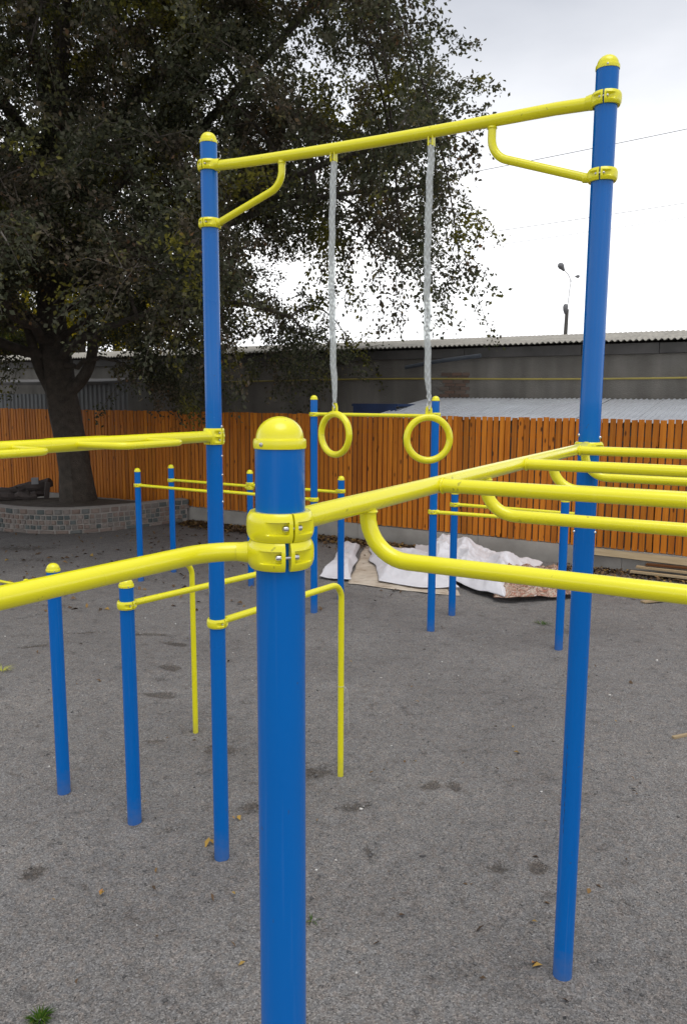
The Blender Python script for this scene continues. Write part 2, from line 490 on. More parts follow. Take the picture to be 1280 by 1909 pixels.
class MB:
    def __init__(self):
        self.v, self.f = [], []
    def add(self, vs, fs):
        k = len(self.v)
        self.v.extend([tuple(x) for x in vs])
        self.f.extend([tuple(i + k for i in q) for q in fs])
    def box(self, c, s, rot=None):
        c = Vector(c)
        vs = []
        for i in range(8):
            p = Vector(((i & 1) - .5, ((i >> 1) & 1) - .5, ((i >> 2) & 1) - .5))
            p = Vector((p.x * s[0], p.y * s[1], p.z * s[2]))
            if rot is not None:
                p = rot @ p
            vs.append(c + p)
        self.add(vs, [(0, 2, 3, 1), (4, 5, 7, 6), (0, 1, 5, 4), (2, 6, 7, 3), (0, 4, 6, 2), (1, 3, 7, 5)])
    def tube(self, path, r, seg=12, caps=True):
        P = [Vector(p) for p in path]
        n = len(P)
        rr = [r] * n if isinstance(r, (int, float)) else list(r)
        T = []
        for i in range(n):
            d = P[min(i + 1, n - 1)] - P[max(i - 1, 0)]
            T.append(d.normalized())
        up = Vector((0, 0, 1)) if abs(T[0].z) < 0.9 else Vector((1, 0, 0))
        nrm = (up - T[0] * up.dot(T[0])).normalized()
        vs = []
        for i in range(n):
            nrm = (nrm - T[i] * nrm.dot(T[i]))
            nrm.normalize()
            bn = T[i].cross(nrm)
            for k in range(seg):
                a = 2 * math.pi * k / seg
                vs.append(P[i] + (nrm * math.cos(a) + bn * math.sin(a)) * rr[i])
        fs = []
        for i in range(n - 1):
            for k in range(seg):
                k2 = (k + 1) % seg
                fs.append((i * seg + k, i * seg + k2, (i + 1) * seg + k2, (i + 1) * seg + k))
        if caps:
            fs.append(tuple(range(seg - 1, -1, -1)))
            fs.append(tuple((n - 1) * seg + k for k in range(seg)))
        self.add(vs, fs)
    def lathe(self, prof, c, seg=24, axis=None):
        """prof: (radius, height) from bottom to top; radius 0 closes."""
        c = Vector(c)
        q = Vector((0, 0, 1)).rotation_difference(Vector(axis)) if axis is not None else None
        vs, rows = [], []
        for (r, z) in prof:
            if r < 1e-6:
                rows.append([len(vs)])
                p = Vector((0, 0, z))
                vs.append(c + (q @ p if q else p))
            else:
                row = []
                for k in range(seg):
                    a = 2 * math.pi * k / seg
                    p = Vector((r * math.cos(a), r * math.sin(a), z))
                    row.append(len(vs))
                    vs.append(c + (q @ p if q else p))
                rows.append(row)
        fs = []
        for a, b in zip(rows[:-1], rows[1:]):
            for k in range(seg):
                k2 = (k + 1) % seg
                if len(a) == 1 and len(b) > 1:
                    fs.append((a[0], b[k2], b[k]))
                elif len(b) == 1 and len(a) > 1:
                    fs.append((a[k], a[k2], b[0]))
                elif len(a) > 1:
                    fs.append((a[k], a[k2], b[k2], b[k]))
        self.add(vs, fs)
    def torus(self, c, ax, R1, r1, n=40, m=12, sx=1.0):
        c, ax = Vector(c), Vector(ax).normalized()
        up = Vector((0, 0, 1)) if abs(ax.z) < .9 else Vector((1, 0, 0))
        u = (up - ax * up.dot(ax)).normalized()
        w = ax.cross(u)
        vs, fs = [], []
        for i in range(n):
            a = 2 * math.pi * i / n
            d = u * math.cos(a) + w * math.sin(a) * sx
            for k in range(m):
                b = 2 * math.pi * k / m
                vs.append(c + d * R1 + (d.normalized() * math.cos(b) + ax * math.sin(b)) * r1)
        for i in range(n):
            for k in range(m):
                i2, k2 = (i + 1) % n, (k + 1) % m
                fs.append((i * m + k, i2 * m + k, i2 * m + k2, i * m + k2))
        self.add(vs, fs)
    def mesh(self, name, mat, origin, sharp=40):
        me = bpy.data.meshes.new(name)
        ox, oy, oz = origin
        me.from_pydata([(x - ox, y - oy, z - oz) for x, y, z in self.v], [], self.f)
        me.polygons.foreach_set('use_smooth', [True] * len(me.polygons))
        me.set_sharp_from_angle(angle=R(sharp))
        me.materials.append(mat)
        me.update()
        return me
    def build(self, name, mat, parent=None, origin=None, sharp=40):
        if origin is None:
            if parent is not None:
                origin = wloc(parent)
            else:
                a = np.array(self.v)
                origin = Vector(((a[:, 0].min() + a[:, 0].max()) / 2, (a[:, 1].min() + a[:, 1].max()) / 2, a[:, 2].min()))
        return link(name, self.mesh(name, mat, origin, sharp), Vector(origin), parent)

def link(name, me, origin, parent=None, rot=None, scale=None):
    o = bpy.data.objects.new(name, me)
    S.collection.objects.link(o)
    WL[o.name] = Vector(origin)
    if parent is not None:
        o.parent = parent
    o.location = Vector(origin) - wloc(parent)
    if rot is not None:
        o.rotation_euler = rot
    if scale is not None:
        o.scale = scale
    return o

def tag(o, label=None, cat=None, group=None, kind=None):
    if label: o['label'] = label
    if cat: o['category'] = cat
    if group: o['group'] = group
    if kind: o['kind'] = kind
    return o

def thing(name, loc, label, cat, group=None):
    return tag(link(name, None, Vector(loc)), label, cat, group)

def fillet(pts, rad, n=8):
    P = [Vector(p) for p in pts]
    out = [P[0]]
    for i in range(1, len(P) - 1):
        a, b, c = P[i - 1], P[i], P[i + 1]
        d1, d2 = (a - b).normalized(), (c - b).normalized()
        ang = d1.angle(d2)
        L = min(rad / math.tan(ang / 2), (a - b).length * .95, (c - b).length * .95)
        p1, p2 = b + d1 * L, b + d2 * L
        rr = L * math.tan(ang / 2)
        bis = (d1 + d2).normalized()
        ctr = b + bis * (rr / math.sin(ang / 2))
        u, w = p1 - ctr, p2 - ctr
        th = u.angle(w)
        for k in range(n + 1):
            t = k / n
            out.append(ctr + (u * math.sin((1 - t) * th) + w * math.sin(t * th)) / math.sin(th))
    out.append(P[-1])
    return out

def dense(path, step=0.12):
    out = [Vector(path[0])]
    for a, b in zip(path[:-1], path[1:]):
        a, b = Vector(a), Vector(b)
        k = max(1, int((b - a).length / step))
        for i in range(1, k + 1):
            out.append(a.lerp(b, i / k))
    return out

rnd = random.Random(4)

# ------------------------------------------------------------------ the yard axes
F0 = Vector((-3.352, 17.06, 0))            # a point at the foot of the fence
FD = Vector((0.8534, -0.5212, 0))          # along the fence, to the right
FN = Vector((0.5212, 0.8534, 0))           # away, behind the fence
FA = math.atan2(FD.y, FD.x)

def FP(s, off, z):
    p = F0 + FD * s + FN * off
    return Vector((p.x, p.y, z))

# ------------------------------------------------------------------ ground
DIV = [  # x, y, half-length, half-width, angle, strength
    (0.08, 4.90, .13, .07, .3, .8), (0.63, 5.22, .09, .06, .2, 1.0), (0.80, 5.21, .05, .09, 0, 1.0),
    (0.91, 4.21, .06, .05, .4, 1.0), (1.14, 4.21, .06, .07, .9, 1.0), (-1.68, 6.91, .19, .08, -.25, .95),
    (-1.74, 7.60, .14, .08, -.5, .95), (-1.86, 8.40, .19, .07, -.45, .9), (-2.25, 8.75, .26, .05, -.08, 1.0),
    (-2.95, 8.80, .30, .035, .15, .8), (-3.36, 8.30, .2, .045, .35, .9), (-1.77, 4.16, .07, .08, 0, .9),
    (0.17, 4.40, .05, .13, .1, .6), (-0.20, 5.40, .22, .12, .3, .65), (-0.95, 5.75, .2, .12, -.2, .7),
    (0.55, 3.38, .12, .08, .4, .4), (-0.6, 4.9, .16, .1, .5, .6), (-1.5, 5.9, .2, .07, .2, .5),
    (2.3, 9.9, .4, .12, 0, .35), (4.1, 10.75, .35, .14, -.2, 1.0), (-2.2, 7.6, .12, .05, .1, .6), (1.7, 5.1, .1, .06, .2, .45),
    (-1.1, 4.6, .12, .07, .1, .5), (1.55, 3.9, .08, .06, 0, .4), (-3.9, 11.9, .6, .12, .05, .6), (-4.9, 12.8, .9, .14, -.05, .6), (-3.0, 13.6, .9, .12, .1, .55), (-5.8, 13.9, 1.0, .2, 0, .6),
    (-2.0, 10.2, .4, .06, .1, .5), (-5.0, 10.3, .5, .07, -.1, .6), (-3.8, 10.0, .4, .06, .1, .6)]

POSTS = [(-.113, 1.386), (-.712, 4.308), (1.043, 3.341), (-1.918, 5.067), (-1.33, 4.687), (-.012, 5.325), (-1.196, 6.06), (-.572, 5.70),
         (-.368, 9.685), (1.027, 8.867), (2.348, 8.222), (-.032, 10.332), (1.373, 9.598), (2.69, 8.80), (-1.7, 10.535), (-3.0, 11.353)]

def ground_h(x, y):
    h = 0.022 * (mnoise.fractal((x * .55, y * .55, 3.1), 1.0, 2.0, 3) )
    h += 0.015 * mnoise.noise((x * 2.6, y * 2.6, 7.7))
    h += 0.008 * mnoise.noise((x * 8.5, y * 8.5, 1.7))
    return h

def build_ground():
    def axis(lo, hi, st, far):
        a = list(np.arange(lo, hi + 1e-6, st))
        k, x, y = st, lo, hi
        left, right = [], []
        while x > -far:
            k *= 1.25
            x -= k
            y += k
            left.append(x)
            right.append(y)
        return left[::-1] + a + right
    xs = axis(-4.6, 4.6, 0.04, 420)
    ys = axis(2.2, 11.2, 0.04, 420)
    nx, ny = len(xs), len(ys)
    vs = np.zeros((ny, nx, 3))
    dis = np.zeros((ny, nx))
    for j, y in enumerate(ys):
        for i, x in enumerate(xs):
            near = abs(x) < 9 and -2 < y < 20
            vs[j, i] = (x, y, ground_h(x, y) if near else 0.0)
    X, Y = np.meshgrid(xs, ys)
    for (cx, cy, a, b, th, s) in DIV:
        u = ((X - cx) * math.cos(th) + (Y - cy) * math.sin(th)) / a
        w = (-(X - cx) * math.sin(th) + (Y - cy) * math.cos(th)) / b
        r2 = u * u + w * w
        e = np.exp(-r2)
        rim = np.exp(-(np.sqrt(r2) - 1.5) ** 2 * 4)
        vs[:, :, 2] += -0.022 * s * e + 0.008 * s * rim
        dis = np.maximum(dis, e * s * .85)
    # gravel heaped a little and darkened round the foot of each post and leg
    for (cx, cy) in POSTS:
        r = np.hypot(X - cx, Y - cy)
        vs[:, :, 2] += 0.012 * np.exp(-((r - .075) / .05) ** 2)
        dis = np.maximum(dis, .30 * np.exp(-((r - .05) / .05) ** 2))
    idx = np.arange(nx * ny).reshape(ny, nx)
    fs = np.stack([idx[:-1, :-1], idx[:-1, 1:], idx[1:, 1:], idx[1:, :-1]], -1).reshape(-1, 4)
    me = bpy.data.meshes.new('ground')
    me.from_pydata(vs.reshape(-1, 3).tolist(), [], fs.tolist())
    me.polygons.foreach_set('use_smooth', [True] * len(me.polygons))
    at = me.attributes.new('disturbed', 'FLOAT', 'POINT')
    at.data.foreach_set('value', dis.reshape(-1).astype(np.float32))
    me.materials.append(M['ground'])
    o = link('ground', me, Vector((0, 0, 0)))
    tag(o, 'grey gravel ground of the playground yard', 'ground', kind='structure')
build_ground()

def quick_mesh(name, verts, faces, mat, smooth=False):
    """numpy verts (n,3) and faces (m,k)"""
    me = bpy.data.meshes.new(name)
    k = faces.shape[1]
    me.vertices.add(len(verts))
    me.vertices.foreach_set('co', verts.astype(np.float32).ravel())
    me.loops.add(faces.size)
    me.loops.foreach_set('vertex_index', faces.astype(np.int32).ravel())
    me.polygons.add(len(faces))
    me.polygons.foreach_set('loop_start', np.arange(0, faces.size, k, dtype=np.int32))
    if smooth:
        me.polygons.foreach_set('use_smooth', np.ones(len(faces), bool))
    me.update(calc_edges=True)
    me.validate()
    me.materials.append(mat)
    return me

def scatter_pebbles(name, n, seed, smin, smax, mat, yr, pow_=1.5):
    g = np.random.default_rng(seed)
    y = yr[0] + (yr[1] - yr[0]) * g.random(n) ** pow_
    x = (g.random(n) - .5) * 2 * (y * 0.50 + .35)
    s = smin + (smax - smin) * g.random(n) ** 2.5
    base = np.array([(1, 0, 0), (-1, 0, 0), (0, 1, 0), (0, -1, 0), (0, 0, 1), (0, 0, -1)], float)
    a = g.random(n) * 6.283
    sq = np.stack([0.7 + .6 * g.random(n), 0.6 + .5 * g.random(n), .35 + .35 * g.random(n)], 1) * s[:, None]
    V = base[None] * sq[:, None]
    V += g.normal(0, .18, V.shape) * s[:, None, None]
    ca, sa = np.cos(a)[:, None], np.sin(a)[:, None]
    vx = V[:, :, 0] * ca - V[:, :, 1] * sa
    vy = V[:, :, 0] * sa + V[:, :, 1] * ca
    h = np.array([ground_h(p, q) for p, q in zip(x, y)])
    W3 = np.stack([vx + x[:, None], vy + y[:, None], V[:, :, 2] + (h + s * .18)[:, None]], -1).reshape(-1, 3)
    F = np.array([(0, 2, 4), (2, 1, 4), (1, 3, 4), (3, 0, 4), (2, 0, 5), (1, 2, 5), (3, 1, 5), (0, 3, 5)])
    F = (F[None] + (np.arange(n) * 6)[:, None, None]).reshape(-1, 3)
    o = link(name, quick_mesh(name, W3, F, mat), Vector((0, 0, 0)))
    return o

tag(scatter_pebbles('gravel', 60000, 1, .0022, .0075, M['pebble'], (2.3, 9.0)), 'loose fine grey gravel strewn over the yard', 'gravel', kind='stuff')
tag(scatter_pebbles('gravel_clods', 1500, 5, .005, .016, M['pebble'], (2.6, 9.5), .9), 'coarser grey clods scattered over the gravel', 'gravel', kind='stuff')
tag(scatter_pebbles('white_stone_chips', 90, 2, .006, .017, M['whitestone'], (3.2, 9.5), .8), 'small white stone chips scattered on the gravel', 'stone chips', kind='stuff')

# ------------------------------------------------------------------ leaf litter
def leaf_scatter(name, pts, seed, size, mat):
    g = np.random.default_rng(seed)
    n = len(pts)
    P = np.array(pts)
    a = g.random(n) * 6.283
    L = size * (0.6 + .8 * g.random(n))
    ux, uy = np.cos(a), np.sin(a)
    tz = g.normal(0, .35, n)
    U = np.stack([ux, uy, tz], 1) * L[:, None]
    Vv = np.stack([-uy, ux, g.normal(0, .4, n)], 1) * (L * (.35 + .25 * g.random(n)))[:, None]
    up = np.array([0, 0, 1.0]) * (L * .25)[:, None]
    q = np.stack([P - U * .5, P - U * .05 + Vv * .5 + up, P + U * .5, P - U * .05 - Vv * .5 + up * .6], 1).reshape(-1, 3)
    F = np.arange(4 * n).reshape(-1, 4)
    return link(name, quick_mesh(name, q, F, mat), Vector((0, 0, 0)))

g0 = np.random.default_rng(11)
lp = []
for i in range(5200):
    s = g0.random() ** 1.25 * 6.2 + 0.1
    off = -abs(g0.normal(0, .22)) - .12
    p = FP(s, off, 0)
    lp.append((p.x, p.y, .012 + g0.random() * .05 * math.exp(off * 2)))
for i in range(900):
    s = 8.2 + g0.random() * 3
    p = FP(s, -.15 - abs(g0.normal(0, .35)), 0)
    lp.append((p.x, p.y, .012 + g0.random() * .03))
for i in range(420):
    p = (g0.normal(-3.6, 2.4), 9.5 + 6.5 * g0.random() ** .8)
    lp.append((p[0], p[1], .014))
for i in range(70):
    lp.append((g0.normal(4.15, .22), g0.normal(10.8, .1), .02))
tag(leaf_scatter('fallen_leaves', lp, 12, .075, M['litter']), 'brown fallen leaves drifted along the foot of the fence', 'leaves', kind='stuff')
lp2 = []
for i in range(110):
    y = 2.8 + 6.5 * g0.random() ** 1.2
    lp2.append(((g0.random() - .5) * 2 * (y * .42), y, .018))
tag(leaf_scatter('scattered_leaves', lp2, 13, .036, M['litter']), 'small dry leaves lying singly on the near gravel', 'leaves', kind='stuff')
lp3 = [(-.665, 4.72, .02), (-.80, 4.45, .02), (-.82, 4.43, .02), (-.70, 4.72, .022), (.93, 3.42, .02), (.94, 3.40, .02), (-1.32, 3.95, .02), (-1.31, 3.94, .02)]
tag(leaf_scatter('yellow_leaves', lp3, 14, .05, M['litteryellow']), 'few yellow leaves lying near the foot of the tall post', 'leaves', kind='stuff')

def tuft(loc, n, h, spread, mat, label, seed):
    g = random.Random(seed)
    mb = MB()
    for i in range(n):
        a = g.random() * 6.283
        r0 = g.random() * spread * .5
        b = Vector((loc[0] + math.cos(a) * r0, loc[1] + math.sin(a) * r0, ground_h(loc[0], loc[1]) - .003))
        d = Vector((math.cos(a), math.sin(a), 0))
        hh = h * (.5 + g.random() * .7)
        side = Vector((-d.y, d.x, 0)) * (.0016 + .0014 * g.random())
        m_ = b + d * spread * .4 + Vector((0, 0, hh * .75))
        t = b + d * spread * (.8 + .5 * g.random()) + Vector((0, 0, hh * (.7 + .3 * g.random())))
        mb.add([b - side, b + side, m_ + side, m_ - side, t], [(0, 1, 2, 3), (3, 2, 4)])
    o = mb.build('weed_tuft', mat)
    tag(o, label, 'weed', 'weeds growing in the gravel')

tuft((-1.325, 3.09), 90, .035, .05, M['grass'], 'dark green weed tuft at the bottom left edge of the gravel', 1)
tuft((2.44, 9.25), 40, .04, .10, M['grass'], 'green weed tuft in front of the printed sheet', 2)
tuft((-.157, 3.74), 14, .025, .04, M['grass'], 'tiny green weed just right of the near post', 3)
tuft((-3.38, 7.47), 30, .05, .10, M['weedyellow'], 'yellow-green weed at the left edge of the picture', 4)

# ------------------------------------------------------------------ fence
def build_fence():
    f = thing('picket_fence', FP(2, 0, 0), 'orange-brown varnished vertical picket fence on a concrete plinth', 'fence')
    rot = Matrix.Rotation(FA, 3, 'Z')
    s0, s1 = -8.0, 11.6
    # plinth in cast bays
    k = 0
    s = s0
    while s < s1 - .1:
        ln = 2.45
        mb = MB()
        mb.box(FP(s + ln / 2, .12, .145), (ln - .006, .24, .35 + .008 * math.sin(k * 2.1)), rot)
        mb.build('plinth_bay', M['concrete'], f)
        s += ln
        k += 1
    pitch, wd, th, z0, z1 = .1076, .0885, .021, .335, 2.405
    variants = []
    for q in range(4):
        mb = MB()
        h = z1 - z0
        g = random.Random(q)
        n = 5
        vs, fs = [], []
        b = .004
        for i in range(n):
            z = h * i / (n - 1)
            bow = (g.random() - .5) * .004
            dx = (g.random() - .5) * .0035
            for (x, y) in ((-wd / 2, th / 2), (-wd / 2, -th / 2 + b), (-wd / 2 + b, -th / 2), (wd / 2 - b, -th / 2), (wd / 2, -th / 2 + b), (wd / 2, th / 2)):
                vs.append((x + dx, y + bow, z))
        for i in range(n - 1):
            for j in range(6):
                j2 = (j + 1) % 6
                fs.append((i * 6 + j, i * 6 + j2, (i + 1) * 6 + j2, (i + 1) * 6 + j))
        fs.append((5, 4, 3, 2, 1, 0))
        fs.append(tuple((n - 1) * 6 + j for j in range(6)))
        mb.add(vs, fs)
        variants.append(mb.mesh('picket', M['picket'], (0, 0, 0), 30))
    s = s0
    while s < s1:
        o = link('picket', variants[rnd.randrange(4)], FP(s + rnd.uniform(-.0035, .0035), .03 + rnd.uniform(-.003, .003), z0 + rnd.uniform(-.008, .006)), f,
                 rot=(rnd.uniform(-.003, .003), rnd.uniform(-.0035, .0035), FA + (math.pi if rnd.random() < .5 else 0) * 0 + rnd.uniform(-.02, .02)),
                 scale=(rnd.uniform(.95, 1.03), 1, rnd.uniform(.998, 1.003)))
        s += pitch
    for z in (.62, 2.10):
        mb = MB()
        mb.box(FP((s0 + s1) / 2, .064, z), (s1 - s0, .04, .075), rot)
        mb.build('rail', M['fencerail'], f)
    s = s0 + .4
    while s < s1:
        mb = MB()
        mb.box(FP(s, .115, 1.2), (.06, .06, 2.3), rot)
        mb.build('fence_post', M['fencerail'], f)
        s += 2.45
build_fence()

# ------------------------------------------------------------------ building behind
def corrugated(mb, s0, s1, offz, pitch, amp, th, per=8):
    """offz: list of (off, z) down the slope; wave along s"""
    n = int((s1 - s0) / pitch * per)
    vs, fs = [], []
    m = len(offz)
    for i in range(n + 1):
        s = s0 + (s1 - s0) * i / n
        w = amp * math.cos(2 * math.pi * s / pitch)
        for (o, z) in offz:
            vs.append(FP(s, o, z + w))
        for (o, z) in offz:
            vs.append(FP(s, o, z + w - th))
    c = 2 * m
    for i in range(n):
        for j in range(m - 1):
            a, b = i * c + j, (i + 1) * c + j
            fs.append((a, a + 1, b + 1, b))
            fs.append((a + m + 1, a + m, b + m, b + m + 1))
        fs.append((i * c, (i + 1) * c, (i + 1) * c + m, i * c + m))
        fs.append((i * c + m - 1, i * c + 2 * m - 1, (i + 1) * c + 2 * m - 1, (i + 1) * c + m - 1))
    mb.add(vs, fs)

def build_building():
    OFF = 3.6
    b = thing('long_low_building', FP(4, OFF, 0), 'long low grey rendered building with corrugated roof behind the fence', 'building')
    rot = Matrix.Rotation(FA, 3, 'Z')
    s0, s1 = -17, 19
    mb = MB()
    mb.box(FP((s0 + s1) / 2, OFF + .2, 1.8), (s1 - s0, .4, 3.6), rot)
    mb.build('wall', M['stucco'], b)
    mb = MB()
    mb.box(FP((s0 + s1) / 2, OFF + 5.8, 1.8), (s1 - s0, .4, 3.6), rot)
    mb.build('wall', M['stucco'], b)
    for sx in (s0, s1):
        mb = MB()
        mb.box(FP(sx + (.2 if sx < 0 else -.2), OFF + 3, 1.78), (.4, 5.2, 3.55), rot)
        mb.build('wall', M['stucco'], b)
    # eave beam of uneven boards
    k, s = 0, s0
    g = random.Random(5)
    while s < s1:
        ln = g.uniform(1.2, 2.6)
        ln = min(ln, s1 - s)
        mb = MB()
        mb.box(FP(s + ln / 2, OFF - .05 + g.uniform(-.01, .01), 3.705), (ln - .012, .12, .2 + g.uniform(-.015, .01)), rot)
        mb.build('eave_board', M['fascia'], b)
        s += ln
    s = s0 - .2
    while s < s1:
        mb = MB()
        corrugated(mb, s, s + 1.035, [(OFF - .28, 3.86 + g.uniform(-.004, .004)), (OFF + .8, 3.99), (OFF + 1.7, 4.10), (OFF + 3.1, 4.27)], .115, .019, .007)
        mb.build('roof_sheet', M['slate'], b, sharp=80)
        s += 1.035
    mb = MB()
    mb.box(FP((s0 + s1) / 2, OFF + 4.6, 4.05), (s1 - s0, 3.0, .06), rot @ Matrix.Rotation(R(-6), 3, 'X'))
    mb.build('rear_roof', M['slate'], b)
    # patch where the render has come off and shows brick
    sb = 4.98
    for row in range(9):
        z = 2.62 + row * .079
        x = -.72 + (.13 if row % 2 else 0) + g.uniform(0, .14) * (row > 5)
        while x < 0.02 - .1:
            ln = .245 if x + .245 < .0 else -x
            if ln > .05:
                mb = MB()
                mb.box(FP(sb + x + ln / 2, OFF - .012, z), (ln - .012, .03, .066), rot)
                mb.build('brick', M['brick'], b)
            x += .257
    p = MB()
    p.tube([FP(s, OFF - .11, 3.14 + .02 * math.sin(s * .6)) for s in np.arange(s0, s1 + .1, .5)], .021, 10)
    po = p.build('gas_pipe', M['pipe'])
    tag(po, 'thin yellow gas pipe running along the grey rendered wall', 'pipe')
    for s in np.arange(-15, 18, 2.7):
        q = MB()
        q.box(FP(s, OFF - .06, 3.14), (.03, .12, .02), rot)
        q.build('bracket', M['pipe'], po)
    gm = MB()
    gm.tube([FP(3.6, OFF - .42, 3.40), FP(4.4, OFF - .45, 3.52), FP(5.4, OFF - .45, 3.62)], .045, 8)
    tag(gm.build('roof_gutter', M['gutter']), 'blue-grey gutter length hanging under the eave behind the ring chains', 'gutter')
build_building()

def build_shed():
    b = thing('metal_roofed_shed', FP(8, 1.6, 0), 'low lean-to shed with pale grey ribbed metal roof above the fence', 'shed')
    rot = Matrix.Rotation(FA, 3, 'Z')
    sL, sR = 4.05, 16.0
    mb = MB()
    mb.box(FP((sL + sR) / 2 + .2, .95, 1.15), (sR - sL - .6, .1, 2.3), rot)
    mb.build('front_wall', M['palesheet'], b)
    mb = MB()
    mb.box(FP(sL + .25, 2.2, 1.15), (.1, 2.4, 2.3), rot)
    mb.build('side_wall', M['palesheet'], b)
    s = sL
    g = random.Random(9)
    while s < sR:
        mb = MB()
        w, per, th = 1.0, .1, .004
        prof = []
        x = 0.0
        while x < w - 1e-6:
            prof += [(x, 0), (x + .055, 0), (x + .065, .017), (x + .09, .017)]
            x += per
        prof.append((w, 0))
        dz = g.uniform(-.006, .006)
        rows = [(.62, 2.335), (1.4, 2.44), (2.3, 2.58), (3.48, 2.72)]
        vs, fs = [], []
        for (x, h) in prof:
            for (o, z) in rows:
                vs.append(FP(s + x, o, z + h + dz))
            for (o, z) in rows:
                vs.append(FP(s + x, o, z + h + dz - th))
        m = len(rows)
        for i in range(len(prof) - 1):
            for j in range(m - 1):
                a, c = i * 2 * m + j, (i + 1) * 2 * m + j
                fs.append((a, a + 1, c + 1, c))
                fs.append((a + m + 1, a + m, c + m, c + m + 1))
            fs.append((i * 2 * m, (i + 1) * 2 * m, (i + 1) * 2 * m + m, i * 2 * m + m))
        mb.add(vs, fs)
        mb.build('roof_sheet', M['shedroof'], b, sharp=25)
        s += w + .004
build_shed()

mb = MB()
rotF = Matrix.Rotation(FA, 3, 'Z')
mb.box(FP(3.75, 1.5, 1.30), (1.0, .05, 2.60), rotF)
mb.box(FP(3.75, 1.95, 2.57), (1.1, .9, .05), rotF)
tag(mb.build('blue_sheet_hut', M['bluesheet']), 'dark blue sheet-clad hut just left of the metal shed roof', 'hut')

def pale_wall():
    b = thing('pale_metal_garage', FP(-6.5, 1.2, 0), 'pale corrugated metal garage glimpsed behind the tree trunk', 'garage')
    s = -11.0
    while s < -3.4:
        m_ = MB()
        n = 24
        vs, fs = [], []
        top = 2.78 if s < -5.5 else 3.05
        for i in range(n + 1):
            x = s + 1.0 * i / n
            w = .012 * (1 if (i // 2) % 2 else -1)
            vs += [FP(x, 1.1 + w, 0), FP(x, 1.1 + w, top), FP(x, 1.105 + w, top), FP(x, 1.105 + w, 0)]
        for i in range(n):
            for j in range(4):
                a, c = i * 4 + j, i * 4 + (j + 1) % 4
                fs.append((a, c, c + 4, a + 4))
        m_.add(vs, fs)
        m_.build('wall_sheet', M['palesheet'], b, sharp=25)
        s += 1.0
    m_ = MB()
    m_.box(FP(-7.5, 1.9, 3.12), (7.6, 2.0, .08), rotF @ Matrix.Rotation(R(4), 3, 'X'))
    m_.build('roof', M['fascia'], b)
pale_wall()

# ------------------------------------------------------------------ planter ring of setts
def catmull(pts, n=24):
    P = [Vector(p) for p in pts]
    P = [P[0] * 2 - P[1]] + P + [P[-1] * 2 - P[-2]]
    out = []
    for i in range(1, len(P) - 2):
        for k in range(n):
            t = k / n
            a, b, c, d = P[i - 1], P[i], P[i + 1], P[i + 2]
            out.append(.5 * ((2 * b) + (c - a) * t + (2 * a - 5 * b + 4 * c - d) * t * t + (3 * b - a - 3 * c + d) * t ** 3))
    out.append(P[-2])
    return out

PL = catmull([(-8.9, 18.1, 0), (-8.35, 16.75, 0), (-7.25, 15.83, 0), (-6.35, 15.42, 0), (-5.6, 15.36, 0), (-4.95, 15.62, 0), (-4.25, 16.17, 0), (-3.8, 16.68, 0), (-3.42, 17.02, 0)])

